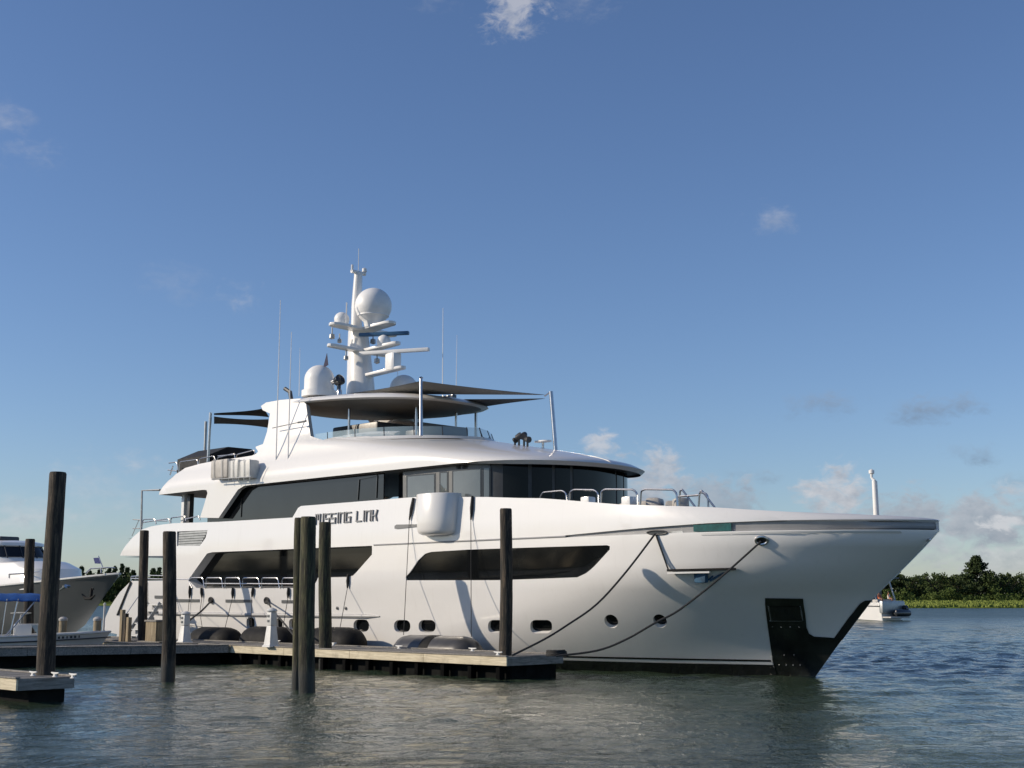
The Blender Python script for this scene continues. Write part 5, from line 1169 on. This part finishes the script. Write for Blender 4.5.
M['shrub'] = leaf_mat('light_shrub_foliage', (.055, .084, .020), (.082, .115, .027), (.11, .135, .034))
M['bark'] = simple('bark', (.07, .055, .04), .9, var=.3)
M['grass'] = leaf_mat('tall_marsh_grass', (.20, .235, .05), (.18, .22, .048), (.22, .25, .06))
def cards(mb, rr, c, rad, n, size, flat=1.0):
    for _ in range(n):
        v = Vector((rr.gauss(0, 1), rr.gauss(0, 1), rr.gauss(0, 1))).normalized() * rad * rr.random() ** .45; p = Vector(c) + Vector((v.x, v.y, v.z * flat))
        u = Vector((rr.gauss(0, 1), rr.gauss(0, 1), rr.gauss(0, .7))).normalized(); w = u.orthogonal().normalized(); w.rotate(Matrix.Rotation(rr.uniform(0, 6.28), 3, u)); w2 = u.cross(w); s_ = size * rr.uniform(.5, 1.2)
        mb.add([p - w * s_, p + w2 * s_ * .6, p + w * s_, p - w2 * s_ * .6], [(0, 1, 2, 3)])
def tree(name, x, y, z, h, wdt, kind, label, mat, n=26, group=None, seed=0, trunk=True):
    rr = random.Random(seed); o = empty(name, (x, y, z)); tag(o, label, 'tree' if name != 'shrub' else 'shrub', group)
    tm_ = MB(); top = h * (.92 if kind == 'pine' else .6); lean = rr.uniform(-.04, .04) * h
    tm_.tube([(0, 0, -1), (lean * .3, 0, top * .4), (lean, 0, top)], [h * .022, h * .016, h * .006], 7)
    mb = MB()
    if kind == 'pine':
        for k in range(n):
            f = (k + .5) / n; zz = h * (.16 + .80 * f); rad = wdt * (1.0 - f) ** .95 * rr.uniform(.5, 1.1) + .45; a = rr.uniform(0, 6.28)
            e = Vector((cos(a) * rad, sin(a) * rad, zz + rad * .12)); tm_.tube([(lean * f, 0, zz - .3), tuple(e)], [h * .006, .04], 5)
            for q in range(3):
                pq = Vector((lean * f, 0, zz)).lerp(e, .45 + .27 * q); cards(mb, rr, pq, (.55 + .09 * wdt) * rr.uniform(.7, 1.25), 24, .50, .55)
        cards(mb, rr, (lean, 0, h * .955), .7, 25, .4, 1.3)
    else:
        for k in range(n):
            a = rr.uniform(0, 6.28); f = rr.random(); rad = wdt * sqrt(rr.random()) * (1 - .35 * f); zz = h * (.16 + .76 * f * (1 - .25 * (rad / wdt) ** 2)); c_ = Vector((cos(a) * rad, sin(a) * rad, zz))
            if trunk: tm_.tube([(lean * .4, 0, h * .3), tuple(c_)], [h * .008, .05], 5)
            cards(mb, rr, c_, h * rr.uniform(.08, .16), 44, .42 if h > 5 else .3, .8)
    if trunk: tm_.build('trunk', 'bark', o)
    mb.build('crown', mat, o, smooth=0, fix=False); return o
def at(px, D): return (px - 512) / 1318.0 * D
DT = 505.0
def zland(d): return 2.2
def toph(py, D): return CAM_H + (HORIZON - py) * D / 1318.0 - 2.0
tree('pine_tree', at(979, 500), 500, 2.0, toph(556, 500), 11.5, 'pine', 'tallest tree on the far shore, a broad pine rising above the treeline', 'pine', 84, seed=3)
RT = [(897, 567, 6.5, 'pine', 'narrow-topped dark pine just right of the bow overhang'), (908, 572, 6.5, 'round', 'rounded dark tree behind the distant motorboat mast'), (921, 574.5, 5.5, 'round', 'small low dark tree in the dip left of a rounded treetop'),
      (935, 570.5, 6.0, 'round', 'rounded treetop midway between bow overhang and tallest pine'), (950, 574, 6, 'round', 'low dark tree just left of the tallest pine'), (962, 573, 5.5, 'round', 'dark tree touching the left foot of the tallest pine'),
      (996, 571, 6, 'round', 'dark tree touching the right foot of the tallest pine'), (1010, 571, 6.5, 'round', 'broad dark tree second from the right edge of the far shore'), (1026, 572, 7, 'round', 'dark tree cut by the right edge of the far shore'), (884, 578, 6.5, 'round', 'dark tree half hidden behind the yacht stem'), (1050, 571, 8, 'round', None), (865, 574, 8, 'round', None)]
for i, (px, py, w, k, lb) in enumerate(RT):
    if lb is None: continue
    D = 497 + 9 * (i % 3); tree('pine_tree' if k == 'pine' else 'broadleaf_tree', at(px, D), D, 2.0, toph(py, D), w, k, lb, 'pine' if k == 'pine' else 'leaf', 46, 'trees along the far shore', seed=20 + i)
# undergrowth along the marsh edge, one mass
mb = MB(); rr = random.Random(5)
for k in range(300):
    px = 868 + 175 * rr.random(); D = 490 + rr.uniform(-6, 12); cards(mb, rr, (at(px, D), D, 2.0 + rr.uniform(.2, 2.6 + 2.2 * sin(px * .21) * sin(px * .083 + 1))), rr.uniform(.9, 2.2), 42, .38, .75)
tag(mb.build('undergrowth', 'shrub', None, smooth=0, fix=False), kind='stuff')
mb = MB()
for k in range(420):
    px = rr.uniform(860, 1075); D = rr.uniform(512, 540); cards(mb, rr, (at(px, D), D, 2.0 + rr.uniform(.5, 8.6)), rr.uniform(1.6, 2.8), 34, .6, .8)
for k in range(760):
    px = rr.uniform(60, 215); D = 640 + rr.uniform(-8, 14); cards(mb, rr, (at(px, D), D, 2.0 + rr.uniform(.3, 11.5 + 1.6 * sin(px * .5) + 1.2 * sin(px * 1.3))), rr.uniform(1.2, 2.4), 30, .6, .9)
for k in range(1300):
    px = rr.uniform(-500, 1700)
    if 40 < px < 215 or 860 < px < 1080: continue
    D = 650 if px < 215 else (650 - (px - 215) * .17 if px < 860 else 530); D += rr.uniform(0, 24); cards(mb, rr, (at(px, D), D, 2.0 + rr.uniform(.5, 9)), rr.uniform(2, 3.6), 22, .9, .8)
tag(mb.build('woods', 'leaf', None, smooth=0, fix=False), kind='stuff')
mb = MB()
for k in range(9000):
    px = rr.uniform(840, 1080); D = 409 + 74 * rr.random() ** 1.4; x = at(px, D); z0 = .25 + (D - 409) * .021; h = rr.uniform(.5, .95); a = rr.uniform(-.3, .3)
    mb.add([(x - .22, D, z0), (x + .22, D + a, z0), (x + .12, D + a, z0 + h), (x - .1, D, z0 + h * .8)], [(0, 1, 2, 3)])
for k in range(2500):
    px = rr.uniform(60, 200); D = 612 + 20 * rr.random() ** 1.6; x = at(px, D); h = rr.uniform(.6, 1.4); mb.add([(x - .3, D, .3), (x + .3, D, .3), (x + .15, D, .3 + h), (x - .15, D, .3 + h * .8)], [(0, 1, 2, 3)])
tag(mb.build('marsh_grass', 'grass', None, smooth=0, fix=False), kind='stuff')
# unseen west bank and woods, added for dark reflections in the yacht's glass
mb = MB()
for k in range(900):
    yy = rr.uniform(-170, 190); xx = -150 - rr.uniform(0, 22) - abs(yy) * .05; cards(mb, rr, (xx, yy, rr.uniform(.4, 8.5) * (1 + .25 * sin(yy * .07))), rr.uniform(1.6, 3.0), 30, .8, .8)
tag(mb.build('reflection_woods', 'leaf', None, smooth=0, fix=False), kind='stuff')
mb = MB(); mb.grid([[(x, y, z) for y in range(-220, 241, 20)] for x, z in ((-138, -1), (-141, .3), (-260, 3), (-700, 4))]); tag(mb.build('reflection_bank', 'marsh'), kind='structure')
# pines on the shore behind the marina
LT = [(80, 567), (88, 571), (98, 570), (108, 569), (114, 567), (120, 564.5), (126, 568), (132, 571), (152, 569), (158, 568), (164, 570)]
for i, (px, py) in enumerate(LT):
    D = 655 + 3 * (i % 4); tree('pine_tree', at(px, D), D, 2.0, toph(py - 1, D), 2.7, 'pine', 'dark pine in the distant treeline seen between cruiser bow and yacht stern', 'pine', 44, 'pines in the distant treeline behind the stern', seed=60 + i)
